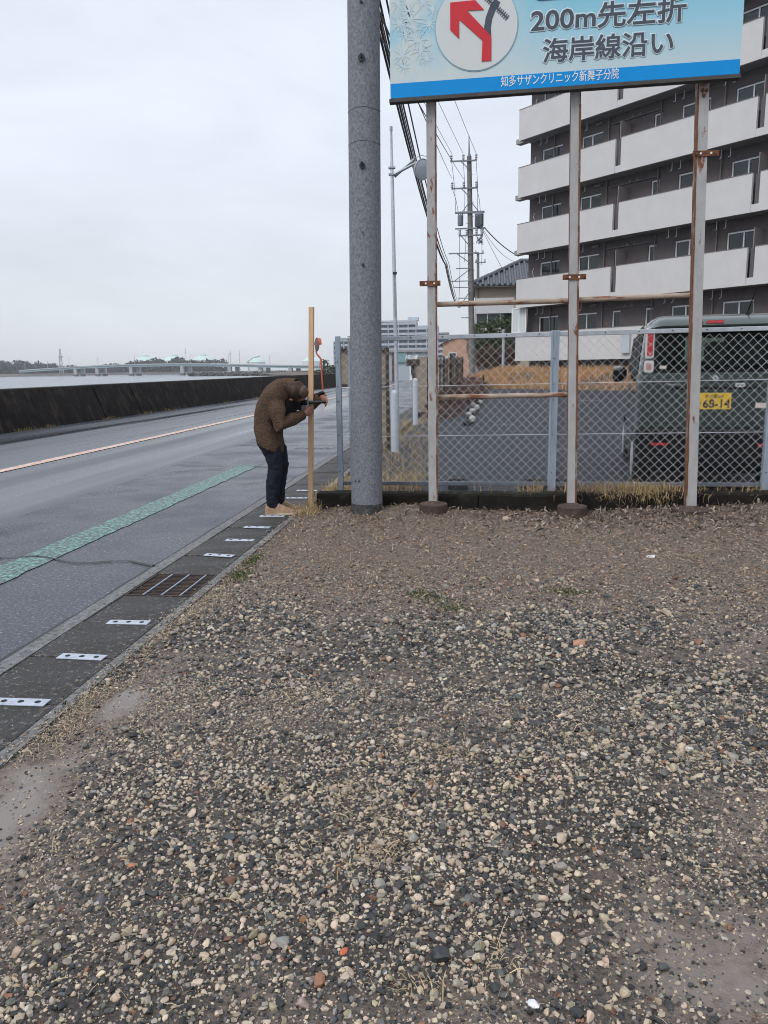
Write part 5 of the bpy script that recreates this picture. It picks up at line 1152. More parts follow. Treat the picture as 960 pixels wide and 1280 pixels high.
# glazed corner box on the ground floor
bx = apart('corner_screen', MB().span((-0.62, 0.30, 3.24), (-0.55, 0.36, 4.50)).span((-0.08, 0.30, 3.24), (-0.02, 0.36, 4.50)).span((0.42, 0.30, 3.24), (0.48, 0.36, 4.50)).span((-0.62, 0.30, 4.50), (0.48, 0.36, 4.56)).span((-0.62, 0.30, 3.17), (0.48, 0.36, 3.24)), M['pale_frame'])
for xa, xb_ in ((-0.55, -0.08), (-0.02, 0.42)): apart('screen_pane', MB().span((xa, 0.32, 3.24), (xb_, 0.335, 4.50)), M['curtain'], bx)
apart('corner_ledge', MB().span((-0.70, 0.2, 3.00), (-0.003, WY, 3.165)), M['parapet'])
apart('electric_cabinet', MB().span((7.2, -0.14, 1.95), (7.65, -0.017, 3.0)), M['far_block'])

# ------------------------------------------------------------------ tiled house behind
ho = thing('house', 'cream two storey house with grey tiled hip roof behind the utility pole', 'house', (0.0, 62, 1.5))
obj('wall', MB().span((0.08, 62.2, 1.3), (8.5, 70, 7.40)), M['cream'], ho)
obj('white_balcony', MB().span((0.12, 61.9, 5.46), (3.05, 62.195, 6.62)), M['house_white'], ho)
wb = obj('window_band', MB().span((0.13, 62.05, 4.35), (0.2, 62.19, 5.45)).span((1.00, 62.05, 4.35), (1.07, 62.19, 5.45)).span((1.98, 62.05, 4.35), (2.05, 62.19, 5.45)).span((2.93, 62.05, 4.35), (3.0, 62.19, 5.45)).span((0.13, 62.05, 4.28), (3.0, 62.19, 4.35)), M['house_white'], ho)
for x0, x1 in ((0.2, 1.0), (1.07, 1.98), (2.05, 2.93)): obj('pane', MB().span((x0, 62.1, 4.35), (x1, 62.12, 5.45)), M['house_glass'], wb)
obj('lower_balcony', MB().span((0.05, 61.8, 4.02), (3.1, 62.195, 4.275)), M['house_white'], ho)
obj('corner_pipe', MB().tube([(0.3, 62.1, 6.6), (0.3, 62.1, 7.35)], 0.05, 6), M['pipe'], ho)
obj('eaves', MB().span((-0.35, 61.5, 7.40), (8.9, 70.5, 7.50)), M['pipe'], ho)
# hip roof: front slope of ribbed tiles, hips and ridge
mb = MB(); EL, ER, RL, RR = Vector((-0.38, 61.45, 7.50)), Vector((8.95, 61.45, 7.50)), Vector((3.75, 66.0, 9.72)), Vector((4.8, 66.0, 9.72)); BL, BR = Vector((-0.38, 70.55, 7.5)), Vector((8.95, 70.55, 7.5))
mb.add([EL, ER, RR, RL, BL, BR], [(0, 1, 2, 3), (4, 0, 3), (5, 4, 3, 2), (1, 5, 2)]); obj('roof', mb, M['roof_tile'], ho)
for k in range(22):      # tile courses running up the front slope
    x = EL.x+0.2+0.42*k; t = min(1, (x-EL.x)/(RL.x-EL.x)) if x < RL.x else (1 if x < RR.x else (ER.x-x)/(ER.x-RR.x))
    a = Vector((x, EL.y-0.02, EL.z+0.05)); b = Vector((x, EL.y+(RL.y-EL.y)*t, EL.z+(RL.z-EL.z)*t+0.05))
    if t > 0.04: obj('tile_course', MB().tube([a+(b-a)*(q/6) + Vector((0, 0, 0.02*(q % 2))) for q in range(7)], 0.11, 6), M['roof_tile'], ho)
for a, b in ((EL, RL), (RL, RR), (ER, RR)): obj('ridge_tile', MB().tube([a+(b-a)*(q/9)+Vector((0, 0, 0.10+0.03*(q % 2))) for q in range(10)], 0.17, 8), M['roof_tile'], ho)
tag(leafcloud('hedge', [(0.7, 53.5, 3.2, 1.0, 0.9, 1.3), (1.9, 53.5, 3.4, 1.1, 0.9, 1.35), (2.8, 53.3, 3.3, 0.9, 0.9, 1.3), (0.2, 53.5, 2.8, 0.7, 0.8, 1.1), (1.5, 53.4, 2.2, 1.6, 0.9, 1.0)], 6000, 0.11, M['hedge']), 'dense dark green clipped hedge below the house windows', 'hedge')
tag(leafcloud('vine_thicket', [(0.9, 51.5, 1.9, 0.9, 0.6, 0.9), (2.2, 51.5, 2.0, 0.9, 0.6, 0.8)], 1800, 0.09, M['vine']), 'reddish brown bare thicket in front of the hedge foot', 'thicket')
gp = thing('grey_post', 'short pale grey post in the dead grass left of the apartment parapet', 'post', (1.72, 46.5, 1.5))
obj('shaft', MB().tube([(1.72, 46.5, 1.4), (1.72, 46.5, 3.45)], 0.085, 10), M['galv'], gp, smooth=True); obj('cap', MB().lathe([(0.1, 0), (0.1, 0.05), (0.03, 0.08)], (1.72, 46.5, 3.44), 10), M['galv'], gp)
# peach house farther along
ph_ = thing('house', 'small peach coloured gable house seen through the fence left of the far pole', 'house', (-2, 92, 0))
obj('wall', MB().prism_y([(-3.6, 0.0), (0.3, 0.0), (0.3, 4.1), (-1.65, 4.95), (-3.6, 4.1)], 92, 99), M['peach'], ph_)
mb = MB()
for s in (-1, 1): mb.add([(-1.65, 91.8, 5.06), (-1.65+s*2.25, 91.8, 4.06), (-1.65+s*2.25, 99.2, 4.06), (-1.65, 99.2, 5.06), (-1.65, 91.8, 4.97), (-1.65+s*2.25, 91.8, 3.97), (-1.65+s*2.25, 99.2, 3.97), (-1.65, 99.2, 4.97)], [(0, 1, 2, 3), (4, 5, 6, 7), (0, 1, 5, 4), (1, 2, 6, 5), (2, 3, 7, 6)])
obj('roof', mb, M['vine'], ph_); w1 = obj('window', MB().span((-2.9, 91.95, 2.2), (-2.0, 91.99, 3.1)), M['pale_frame'], ph_); obj('pane', MB().span((-2.82, 91.94, 2.28), (-2.08, 91.948, 3.02)), M['house_glass'], w1)
obj('air_conditioner', MB().span((-3.3, 91.6, 2.0), (-2.95, 91.95, 2.7)), M['house_white'], ph_)
# small shop front and parked van on the road far ahead
shp = thing('roadside_shop', 'little far shop with teal sign and brown posts by the road', 'shop', (-9, 85, 0))
obj('wall', MB().span((-9.6, 86, 0), (-5.0, 92, 3.1)), M['far_block'], shp); obj('sign_panel', MB().span((-8.6, 85.8, 2.0), (-7.3, 85.95, 3.2)), mat('teal_sign', (0.20, 0.33, 0.35), 0.5, 0.1, 3), shp)
obj('roof', MB().span((-9.8, 85.7, 3.1), (-4.8, 92.2, 3.35)), M['slab'], shp); obj('post', MB().span((-8.95, 85.7, 0.05), (-8.75, 85.85, 3.1)), M['vine'], shp)
dr_ = obj('door', MB().span((-7.0, 85.9, 0.05), (-5.8, 85.99, 2.2)), M['pale_frame'], shp); obj('door_pane', MB().span((-6.85, 85.88, 0.6), (-5.95, 85.895, 2.0)), M['house_glass'], dr_)

# ------------------------------------------------------------------ far apartment block
fb = thing('apartment_block', 'long pale blue grey apartment block with stepped roof far down the road', 'apartment building', (-50, 450, 0))
def fbx(name, mb, m): return obj(name, mb, m, fb)
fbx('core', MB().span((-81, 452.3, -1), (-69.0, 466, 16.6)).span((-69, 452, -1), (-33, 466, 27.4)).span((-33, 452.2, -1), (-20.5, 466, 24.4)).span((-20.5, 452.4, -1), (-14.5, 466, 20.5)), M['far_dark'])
for k in range(10):
    z = -0.2+2.9*k; x1 = -33 if z > 23 else (-20.5 if z > 19.5 else -14.5)
    fbx('balcony_band', MB().span((-81.2 if z < 16 else -69.2, 450.6, z), (x1+0.2, 452.1, z+1.25)), M['far_block'])
for x in [-81, -75, -69, -61.5, -55, -49, -43, -37.5, -33, -27, -20.5]:
    fbx('dividing_fin', MB().span((x-0.25, 450.4, -1), (x+0.25, 452.3, 16.4 if x < -69.5 else (27.2 if x < -32 else 24.2))), M['far_block'])
fbx('roof_parapet', MB().span((-81.2, 451, 16.6), (-69.3, 466, 17.4)).span((-69.2, 451, 27.4), (-33, 466, 28.4)).span((-33, 451, 24.4), (-20.4, 466, 25.2)).span((-20.5, 451, 20.5), (-14.3, 466, 21.3)), M['far_block'])
fbx('lift_house', MB().span((-38, 455, 28.4), (-32, 462, 30.2)).span((-69, 454, 28.4), (-60, 462, 29.2)), M['far_block'])
for x in (-66, -58, -50, -44): fbx('roof_mast', MB().tube([(x, 456, 28.4), (x, 456, 29.8)], 0.12, 5), M['far_block'])

# ------------------------------------------------------------------ palm and shrubs at the bend, breakwater rocks
pm = thing('palm_tree', 'small far palm tree silhouetted above the sea wall by the mirror', 'palm tree', (-30.8, 160, 0.5))
obj('trunk', MB().tube([(-30.8, 160, -0.2), (-30.75, 160, 3.2)], [0.22, 0.15], 8), M['bark'], pm)
mb = MB()
for k in range(22):
    a = 2*pi*k/22+random.random()*0.3; e_ = random.uniform(-0.5, 1.0); P = [Vector((-30.75, 160, 3.2))+Vector((cos(a), sin(a), 0))*r*1.0+Vector((0, 0, e_*r*0.9-0.55*r*r)) for r in (0, 0.4, 0.8, 1.25)]
    s_ = Vector((-sin(a), cos(a), 0))*0.16
    for q in range(3): mb.add([P[q]-s_, P[q]+s_, P[q+1]+s_*0.6, P[q+1]-s_*0.6], [(0, 1, 2, 3)])
obj('crown', mb, M['palm'], pm)
tag(leafcloud('shrub', [(-29.0, 158, 0.9, 2.0, 1.5, 1.3), (-26.8, 158, 0.7, 1.3, 1.3, 0.9), (-31.5, 158, 0.6, 1.2, 1.2, 0.7)], 900, 0.28, M['palm']), 'round dark far shrub at the foot of the palm', 'shrub')
tag(leafcloud('breakwater_rocks', [(-205+6.2*k, 560-3*k, -1.7, 5.5, 4, 1.6) for k in range(20)], 2600, 1.4, M['rock']), None, None, None, 'stuff')

# ------------------------------------------------------------------ bridge over the bay
br = thing('road_bridge', 'long low pale road bridge across the bay beyond the sea wall', 'bridge', (-300, 730, -2.5))
DK = [(-530, 868, 3.9), (-515.9, 862, 4.9), (-460, 828, 6.3), (-418, 802, 7.4), (-361, 768, 8.2), (-292, 730, 8.2), (-241, 700, 7.3), (-208, 683, 6.3), (-175, 661, 5.2), (-140, 639, 4.2), (-100, 612, 3.4), (-60, 588, 2.8)]
def dk(t):
    t = max(0, min(len(DK)-1.0001, t)); i = int(t); f = t-i; return Vector(DK[i])*(1-f)+Vector(DK[i+1])*f
for k in range(len(DK)-1):
    a, b = Vector(DK[k]), Vector(DK[k+1]); d = (b-a); nrm = Vector((d.y, -d.x, 0)).normalized()*5
    def sec(p, z0_, z1_, w_): return [p-nrm*w_+Vector((0, 0, z0_)), p+nrm*w_+Vector((0, 0, z0_)), p+nrm*w_+Vector((0, 0, z1_)), p-nrm*w_+Vector((0, 0, z1_))]
    obj('girder', MB().loft([sec(a, -1.9, -0.2, 0.8), sec(b, -1.9, -0.2, 0.8)]), M['bridge'], br)
    obj('deck', MB().loft([sec(a, -0.2, 0.75, 1.0), sec(b, -0.2, 0.75, 1.0)]), M['bridge_pier'], br)
for x, y in ((-427, 808), (-392, 788), (-341, 758), (-272, 718), (-216, 688), (-182, 668), (-150, 646), (-112, 620)):
    zt = 6.0 if x < -200 else 3.6
    for q in (-1, 1):
        px, py = x+q*2.9, y+q*2.2
        pr = obj('pier', MB().span((px-1.7, py-1.7, -0.6), (px+1.7, py+1.7, zt)), M['bridge_pier'], br)
        obj('pier_foot', MB().span((px-2.1, py-2.1, -4.5), (px+2.1, py+2.1, -0.6)), M['pier_dark'], pr)
for t in (0.4, 1.6, 2.4, 3.4, 4.3, 5.5, 6.6, 8.0): p = dk(t); obj('lamp_mast', MB().tube([p, p+Vector((0, 0, 8.5)), p+Vector((1.6, 0, 9.0))], 0.22, 5), M['bridge_pier'], br)
# far shore, wood, tanks, towers
mb = MB(); mb.poly([(-1200, 985, -1.2), (-640, 965, -1.2), (-300, 980, -1.2), (-240, 1000, -1.2), (-240, 2600, -1.2), (-1500, 2600, -1.2)]); obj('far_shore', mb, M['far_land'], kind='structure')
mb = MB(); mb.span((-640, 962, -3), (-240, 985, 0.6)); obj('far_quay', mb, M['far_land'], kind='structure')
mb = MB(); mb.poly([(-900, 900, -1.9), (-590, 880, -1.9), (-560, 900, -1.9), (-590, 960, -1.9), (-900, 985, -1.9)]); obj('far_beach', mb, M['sand'], kind='structure')
BL_ = []
for k in range(84):
    t = k/83; x = -760+420*t; y = 1000+60*random.random(); h = (9+5*random.random())*(1-0.2*t)*(0.75+0.25*sin(t*9)); BL_.append((x, y, h*0.45, 15, 12, h*1.15+2))
tag(leafcloud('far_wood', BL_, 30000, 2.1, M['wood_far']), None, None, None, 'stuff')
TK = [(-636.5, 1466, 30.5, 'leftmost'), (-580.7, 1474, 36, 'largest, second from the left'), (-524.8, 1481, 30, 'third from the left'), (-420.8, 1492, 23, 'fourth from the left, by the crane arm'), (-313.7, 1504, 28, 'rightmost, behind the upright timber')]
for x, y, dia, txt in TK:
    t = thing('storage_tank', 'pale green domed storage tank across the bay, '+txt, 'storage tank', (x, y, -1), 'storage tanks across the bay')
    r = dia*0.70; ht = 22 if 'rightmost' not in txt and 'fourth' not in txt else 17
    obj('shell', MB().lathe([(r, 0), (r, ht), (r*1.03, ht), (r*1.03, ht+0.8)], (0, 0, 0), 32), M['tank'], t, local=True, smooth=40)
    obj('dome', MB().lathe([(r*1.02, ht+0.8), (r*0.85, ht+4.2), (r*0.6, ht+7.2), (r*0.3, ht+9.2), (0.1, ht+9.8)], (0, 0, 0), 32), M['tank_roof'], t, local=True, smooth=60)
    obj('dome_hatch', MB().lathe([(r*0.3, ht+8.8), (r*0.3, ht+11.6), (r*0.2, ht+12.4)], (0, 0, 0), 12), M['tank_roof'], t, local=True)
def lattice(name, label, cat, x, y, h, wd, m, cr=True):
    t = thing(name, label, cat, (x, y, 0)); mb = MB(); n = 7
    for k in range(n):
        z0_, z1_ = h*k/n, h*(k+1)/n; w0, w1 = wd*(1-0.8*k/n), wd*(1-0.8*(k+1)/n)
        for s in (-1, 1): mb.tube([(s*w0, 0, z0_), (s*w1, 0, z1_)], 0.42, 4); mb.tube([(s*w0, 0, z0_), (-s*w1, 0, z1_)], 0.25, 4)
        mb.tube([(-w1, 0, z1_), (w1, 0, z1_)], 0.3, 4)
    obj('lattice', mb, m, t, local=True)
    obj('platform', MB().lathe([(wd*0.9, h*0.66), (wd*1.0, h*0.68), (wd*0.9, h*0.72)], (0, 0, 0), 10), m, t, local=True); return t
lattice('radio_tower', 'pale far radio tower above the wood left of the bridge', 'tower', -536, 968, 32, 3.0, M['bridge_pier'])
for x, y, h, txt in ((-470, 1480, 42, 'thin mast right of the third storage tank'), (-452, 1480, 40, 'second thin mast between the third and fourth tanks'), (-560, 1480, 46, 'thin mast beside the second storage tank')):
    t = thing('mast', 'far '+txt, 'mast', (x, y, 0)); obj('pole', MB().tube([(0, 0, 0), (0, 0, h)], [0.8, 0.4], 5), M['bridge_pier'], t, local=True); obj('yard', MB().box((0, 0, h*0.8), (5, 0.5, 0.5)), M['bridge_pier'], t, local=True)
t = thing('dock_crane', 'far crane with slanted arm in front of the fourth storage tank', 'crane', (-235, 800, -2))
obj('tower', MB().span((-0.7, -0.7, 0), (0.7, 0.7, 13)), M['bridge_pier'], t, local=True); obj('jib', MB().tube([(-2, 0, 11), (5, 0, 16), (13, 0, 18)], 0.5, 5), M['bridge_pier'], t, local=True)

# ================================================================== GRASS, LITTER, GRAVEL
def scatter_poly(n, fn): return fn(n)
# tall dead grass on the bank
n = 34000; d = RNG.uniform(-0.1, 5.5, n)**1.0; u = RNG.uniform(0, 1, n)*(len(foot)-1.0); i = np.minimum(u.astype(int), len(foot)-2); f = u-i
FT = np.array(foot, float); base = FT[i]*(1-f)[:, None]+FT[i+1]*f[:, None]
hz = np.interp(d, [p[0] for p in prof_b], [p[1] for p in prof_b]) if 'prof_b' in globals() else np.interp(d, [-3, 0, 1.6, 3.2, 6, 30], [0, 0.08, 0.40, 0.80, 1.05, 1.2])
Pg = np.stack([base[:, 0]+d*0.55, base[:, 1]+d*0.83, 0.16+hz], 1); keep = (Pg[:, 0] < 14) & (Pg[:, 0] > -1.6)
Pg = Pg[keep]; cl = vnoise(Pg[:, 0]*1.1+5, Pg[:, 1]*1.1, 17); m1 = RNG.random(len(Pg)) < np.clip(cl*1.5-0.05, 0.15, 1); Pg = Pg[m1]; cl = cl[m1]
hi = RNG.random(len(Pg)) < 0.8
blades('dead_grass', Pg[hi], 0.50, 0.026, 0.75, M['deadgrass'], droop=0.9); blades('dead_grass', Pg[~hi], 0.62, 0.022, 0.95, M['palegrass'], droop=0.9)
# pale dead grass along the fence foot, the gutter corner and the bollards
L = []
def patch(n, x0, x1, y0, y1, z, sx=None):
    x = RNG.uniform(x0, x1, n); y = RNG.uniform(y0, y1, n); L.append(np.stack([x, y, np.full(n, z)], 1))
patch(700, -1.62, -1.28, 7.66, 9.6, 0.02); patch(420, -1.64, -1.30, 7.64, 8.3, 0.05); patch(200, -1.68, -1.50, 7.0, 7.5, 0.0)
patch(900, -1.25, -0.55, 7.95, 9.4, 0.08); patch(600, -1.5, -0.6, 9.5, 11.6, 0.08); patch(1600, -1.8, -0.75, 11.5, 19, 0.11)
for cx, w_, n in ((1.62, 0.36, 520), (1.15, 0.2, 120), (0.60, 0.12, 60), (2.9, 0.35, 120)):
    x = RNG.normal(cx, w_*0.6, n); y = RNG.uniform(7.52, 7.70, n); L.append(np.stack([x, y, np.full(n, 0.165)], 1))
patch(130, -0.9, 3.6, 7.5, 7.68, 0.165)
blades('pale_dead_grass', np.concatenate(L), 0.17, 0.006, 0.75, M['palegrass'], droop=0.8)
n = 420; Pv = np.stack([RNG.normal(1.62, 0.34, n), RNG.uniform(7.49, 7.66, n), np.full(n, 0.16)], 1); blades('dead_stems', Pv, 0.12, 0.007, 0.9, M['vine'], droop=0.6)
# grass hanging over the kerb face
n = 420; x = np.concatenate([RNG.normal(1.62, 0.22, 340), RNG.uniform(1.0, 3.2, 80)]); Pq = np.stack([x, RNG.uniform(7.44, 7.47, n), RNG.uniform(0.12, 0.18, n)], 1)
blades('hanging_grass', Pq, 0.13, 0.006, 1.5, M['palegrass'], droop=1.0)
L = []; patch(900, -1.0, 3.4, 7.47, 7.56, 0.158)
blades('kerb_moss', np.concatenate(L), 0.03, 0.007, 0.7, M['moss'])
L = []
for cx, cy, rx, ry, n in ((-1.60, 5.35, 0.05, 0.18, 500), (-1.57, 4.9, 0.06, 0.16, 420), (-0.33, 4.58, 0.07, 0.07, 200), (0.57, 4.69, 0.13, 0.05, 260), (-0.09, 4.3, 0.10, 0.04, 130), (0.98, 7.05, 0.06, 0.03, 120), (1.9, 7.05, 0.07, 0.03, 120), (-0.2, 4.45, 0.12, 0.12, 120)):
    x = RNG.normal(cx, rx*0.6, n); y = RNG.normal(cy, ry*0.6, n); L.append(np.stack([x, y, gh(x, y)], 1))
blades('green_grass', np.concatenate(L), 0.030, 0.006, 0.8, M['moss'])
# weeds at the foot of the sea wall
L = []
for cy, w_, n in ((17.7, 0.6, 90), (18.7, 0.3, 50), (22.1, 0.4, 60), (24.7, 0.5, 60), (26.8, 0.5, 40), (38.0, 0.6, 25), (33.5, 0.8, 20)):
    y = RNG.normal(cy, w_*0.5, n); L.append(np.stack([RNG.uniform(-10.95, -10.72, n), y, np.full(n, 0.0)], 1))
blades('wall_foot_weeds', np.concatenate(L), 0.13, 0.012, 0.9, M['weed'])
L = []; patch(700, -1.2, 0.0, 14, 30, 0.12)
tag(leafcloud('dead_shrub', [(-0.75, 20.0, 0.30, 0.5, 1.8, 0.42), (-0.45, 24.0, 0.40, 0.6, 2.4, 0.5), (-0.8, 18.4, 0.2, 0.3, 0.8, 0.25), (-0.05, 28, 0.5, 0.6, 2.5, 0.6)], 3200, 0.05, M['vine']), 'low reddish brown dead shrubs along the slatted fence foot', 'shrub')

# ---- gravel: stones as one mesh, colours per stone
PHI = (1+5**0.5)/2
ICO = np.array([(-1, PHI, 0), (1, PHI, 0), (-1, -PHI, 0), (1, -PHI, 0), (0, -1, PHI), (0, 1, PHI), (0, -1, -PHI), (0, 1, -PHI), (PHI, 0, -1), (PHI, 0, 1), (-PHI, 0, -1), (-PHI, 0, 1)], float)
ICO /= np.linalg.norm(ICO[0]); ICF = np.array([(0, 11, 5), (0, 5, 1), (0, 1, 7), (0, 7, 10), (0, 10, 11), (1, 5, 9), (5, 11, 4), (11, 10, 2), (10, 7, 6), (7, 1, 8), (3, 9, 4), (3, 4, 2), (3, 2, 6), (3, 6, 8), (3, 8, 9), (4, 9, 5), (2, 4, 11), (6, 2, 10), (8, 6, 7), (9, 8, 1)])
def subdiv(V, F):
    V = list(map(tuple, V)); c = {}; out = []
    def mid(a, b):
        k = (min(a, b), max(a, b))
        if k not in c:
            p = (np.array(V[a])+np.array(V[b]))/2; p /= np.linalg.norm(p); c[k] = len(V); V.append(tuple(p))
        return c[k]
    for a, b, d in F:
        x, y, z = mid(a, b), mid(b, d), mid(d, a); out += [(a, x, z), (b, y, x), (d, z, y), (x, y, z)]
    return np.array(V), np.array(out)
IC2, IF2 = subdiv(ICO, ICF)
def variants(V, k, amp, planes=0):
    out = []
    for _ in range(k):
        v = V*(1+RNG.uniform(-amp, amp, (len(V), 1)))
        for _p in range(planes):       # chip flat faces off
            d = RNG.normal(size=3); d /= np.linalg.norm(d); h = RNG.uniform(0.48, 0.82); q = v@d; v = v-np.outer(np.maximum(q-h, 0), d)
        out.append(v)
    return np.array(out)
PAL = np.array([[.36, .30, .235], [.42, .36, .29], [.31, .265, .215], [.26, .235, .205], [.21, .20, .19], [.155, .155, .155], [.115, .12, .125], [.075, .08, .088], [.042, .045, .05], [.028, .030, .034], [.30, .15, .085], [.62, .60, .57], [.34, .31, .22], [.14, .155, .145], [.22, .11, .075]])
PW = np.array([13, 10, 12, 9, 6, 4, 5, 8, 16, 18, 1.2, 1.0, 3, 1.5, 1.2]); PW = PW/PW.sum()
def stones(name, pos, rad, base, faces, flat=(0.45, 0.85), pal=PW, label=None, sink=0.35, gain=1.0):
    n = len(pos); vi = RNG.integers(0, len(base), n); v = base[vi]
    az = RNG.uniform(0, 2*pi, n); s = np.stack([RNG.uniform(0.8, 1.3, n), RNG.uniform(0.65, 1.0, n), RNG.uniform(*flat, n)], 1)
    ci = RNG.choice(len(PAL), n, p=pal); dark = (ci >= 7) & (ci <= 9); s[dark, 2] *= 0.75
    # random tumble about x before flattening, then lie nearly flat with a little tilt
    t0 = RNG.uniform(0, 2*pi, n); c, q = np.cos(t0)[:, None], np.sin(t0)[:, None]
    v = np.stack([v[..., 0], v[..., 1]*c-v[..., 2]*q, v[..., 1]*q+v[..., 2]*c], -1)*s[:, None, :]*rad[:, None, None]
    tl_ = RNG.normal(0, 0.35, n); c, q = np.cos(tl_)[:, None], np.sin(tl_)[:, None]
    v = np.stack([v[..., 0]*c+v[..., 2]*q, v[..., 1], -v[..., 0]*q+v[..., 2]*c], -1)
    c, q = np.cos(az)[:, None], np.sin(az)[:, None]
    v = np.stack([v[..., 0]*c-v[..., 1]*q, v[..., 0]*q+v[..., 1]*c, v[..., 2]], -1)
    z = gh(pos[:, 0], pos[:, 1])+rad*s[:, 2]*RNG.uniform(-sink*0.5, 1-sink, n)
    v = v+np.stack([pos[:, 0], pos[:, 1], z], 1)[:, None, :]
    m = base.shape[1]; F = (faces[None]+(np.arange(n)*m)[:, None, None]).reshape(-1, 3)
    col = PAL[ci]*np.array([1.04, 0.985, 0.91])*np.where(ci < 5, 1.12, 0.70)[:, None]*RNG.uniform(0.75, 1.2, (n, 1))*gain*(1+RNG.normal(0, 0.03, (n, 3)))
    return big_mesh(name, v.reshape(-1, 3), F, M['stone'], np.repeat(np.clip(col, 0.01, 0.8), m, 0), kind='stuff', label=label)
def in_mud(x, y):       # barer ground: near right corner, puddles, the far half of the lot
    b = 1.15*np.exp(-((x-0.62)**2/0.07+(y-1.62)**2/0.05))+0.9*np.exp(-((x-1.5)**2/0.5+(y-3.7)**2/0.06))+0.7*np.exp(-((x-0.9)**2/0.1+(y-2.3)**2/0.02))
    for px, py, rx, ry in PUD: b = b+1.3*np.exp(-(((x-px)/rx)**2+((y-py)/ry)**2)*0.75)
    b = b+0.5*np.clip((-(x+1.05))/0.4, 0, 1)*np.clip((3.4-y)/0.8, 0, 1)
    return b
def field(n, y0, y1, dens):
    y = np.sqrt(RNG.uniform(y0**2, y1**2, n)); xl = np.maximum(-1.67, -0.83*y-0.25); xr = 0.40*y+0.45
    x = xl+(xr-xl)*RNG.uniform(0, 1, n); k = RNG.uniform(0, 1, n) < dens(x, y); return np.stack([x[k], y[k]], 1)
def d_big(x, y):
    c = 0.22+1.35*(0.65*vnoise(x*2.2+7, y*2.2, 21)+0.35*vnoise(x*6.1+2, y*6.1, 22)-0.30)-0.35*np.clip((-0.55-x)/0.7, 0, 1)*np.clip((3.6-y)/1.0, 0, 1); c = c*(1-0.9*np.clip((y-3.9-0.35*(vnoise(x*1.7, y*1.7, 5)-0.5)*2)/0.75, 0, 1)); return np.clip(c, 0.07, 1)*np.clip(1.12-in_mud(x, y), 0.03, 1)
def d_small(x, y): return np.clip(0.4+0.9*vnoise(x*3+2, y*3, 8), 0, 1)*np.clip(1.15-0.85*in_mud(x, y), 0.1, 1)*(1-0.75*np.clip((y-4.0)/1.0, 0, 1))
_pk = np.clip(d_big(VL[:, 0], VL[:, 1])*2.2-0.2, 0, 1)*(1-wet); _a2 = lot.data.attributes.new('gap_shade', 'FLOAT', 'POINT'); _a2.data.foreach_set('value', _pk.astype(np.float32))
B2 = variants(IC2, 22, 0.05, 14); B1 = variants(ICO, 18, 0.26, 3)
CUBE = np.array([(-1, -1, -1), (1, -1, -1), (1, 1, -1), (-1, 1, -1), (-1, -1, 1), (1, -1, 1), (1, 1, 1), (-1, 1, 1)], float)/3**0.5
CUF = np.array([(0, 2, 1), (0, 3, 2), (4, 5, 6), (4, 6, 7), (0, 1, 5), (0, 5, 4), (1, 2, 6), (1, 6, 5), (2, 3, 7), (2, 7, 6), (3, 0, 4), (3, 4, 7)])
B0 = variants(CUBE, 18, 0.35)
SLT = np.array([6, 4, 8, 8, 8, 8, 9, 12, 16, 14, 1.0, 0.9, 2, 4, 1.2]); SLT = SLT/SLT.sum()
p = field(9000, 1.1, 2.7, d_big); stones('gravel', p, np.clip(0.0098*np.exp(RNG.normal(0, 0.36, len(p))), 0, 0.020), B2, IF2, sink=0.30)
p = field(24000, 1.1, 2.7, d_big); stones('gravel', p, 0.0068*np.exp(RNG.normal(0, 0.30, len(p))), B1, ICF, sink=0.28)
p = field(40000, 2.6, 5.0, d_big); stones('gravel', p, np.clip(0.0095*np.exp(RNG.normal(0, 0.36, len(p))), 0, 0.024), B1, ICF, pal=SLT, sink=0.2)
p = field(105000, 1.1, 3.2, d_small); stones('fine_gravel', p, 0.0035*np.exp(RNG.normal(0, 0.40, len(p))), B0, CUF)
p = field(42000, 3.0, 5.4, d_small); stones('fine_gravel', p, 0.0052*np.exp(RNG.normal(0, 0.35, len(p))), B0, CUF)
p = field(6500, 4.3, 7.45, lambda x, y: np.clip(0.25+0.9*vnoise(x*2, y*2, 31), 0, 1)); stones('fine_gravel', p, 0.0075*np.exp(RNG.normal(0, 0.45, len(p))), B1, ICF, pal=np.array([10, 6, 14, 14, 9, 6, 6, 5, 3, 2, 1.5, 0.9, 4, 1, 2.5])/84.9, gain=0.85)
n = 1500; y = RNG.uniform(1.6, 7.2, n); p = np.stack([-1.66-np.abs(RNG.normal(0, 0.055, n))*(0.4+vnoise(y*2, y*0+3, 51)), y], 1); p[:, 0] = np.maximum(p[:, 0], -2.1)
_o = stones('fine_gravel', p, 0.0038*np.exp(RNG.normal(0, 0.45, n)), B0, CUF); _o.location.z = 0.010
n = 900; p = np.stack([RNG.uniform(-2.24, -1.70, n), RNG.uniform(1.6, 7.4, n)], 1); _o = stones('fine_gravel', p, 0.0020*np.exp(RNG.normal(0, 0.4, n)), B0, CUF); _o.location.z = 0.010
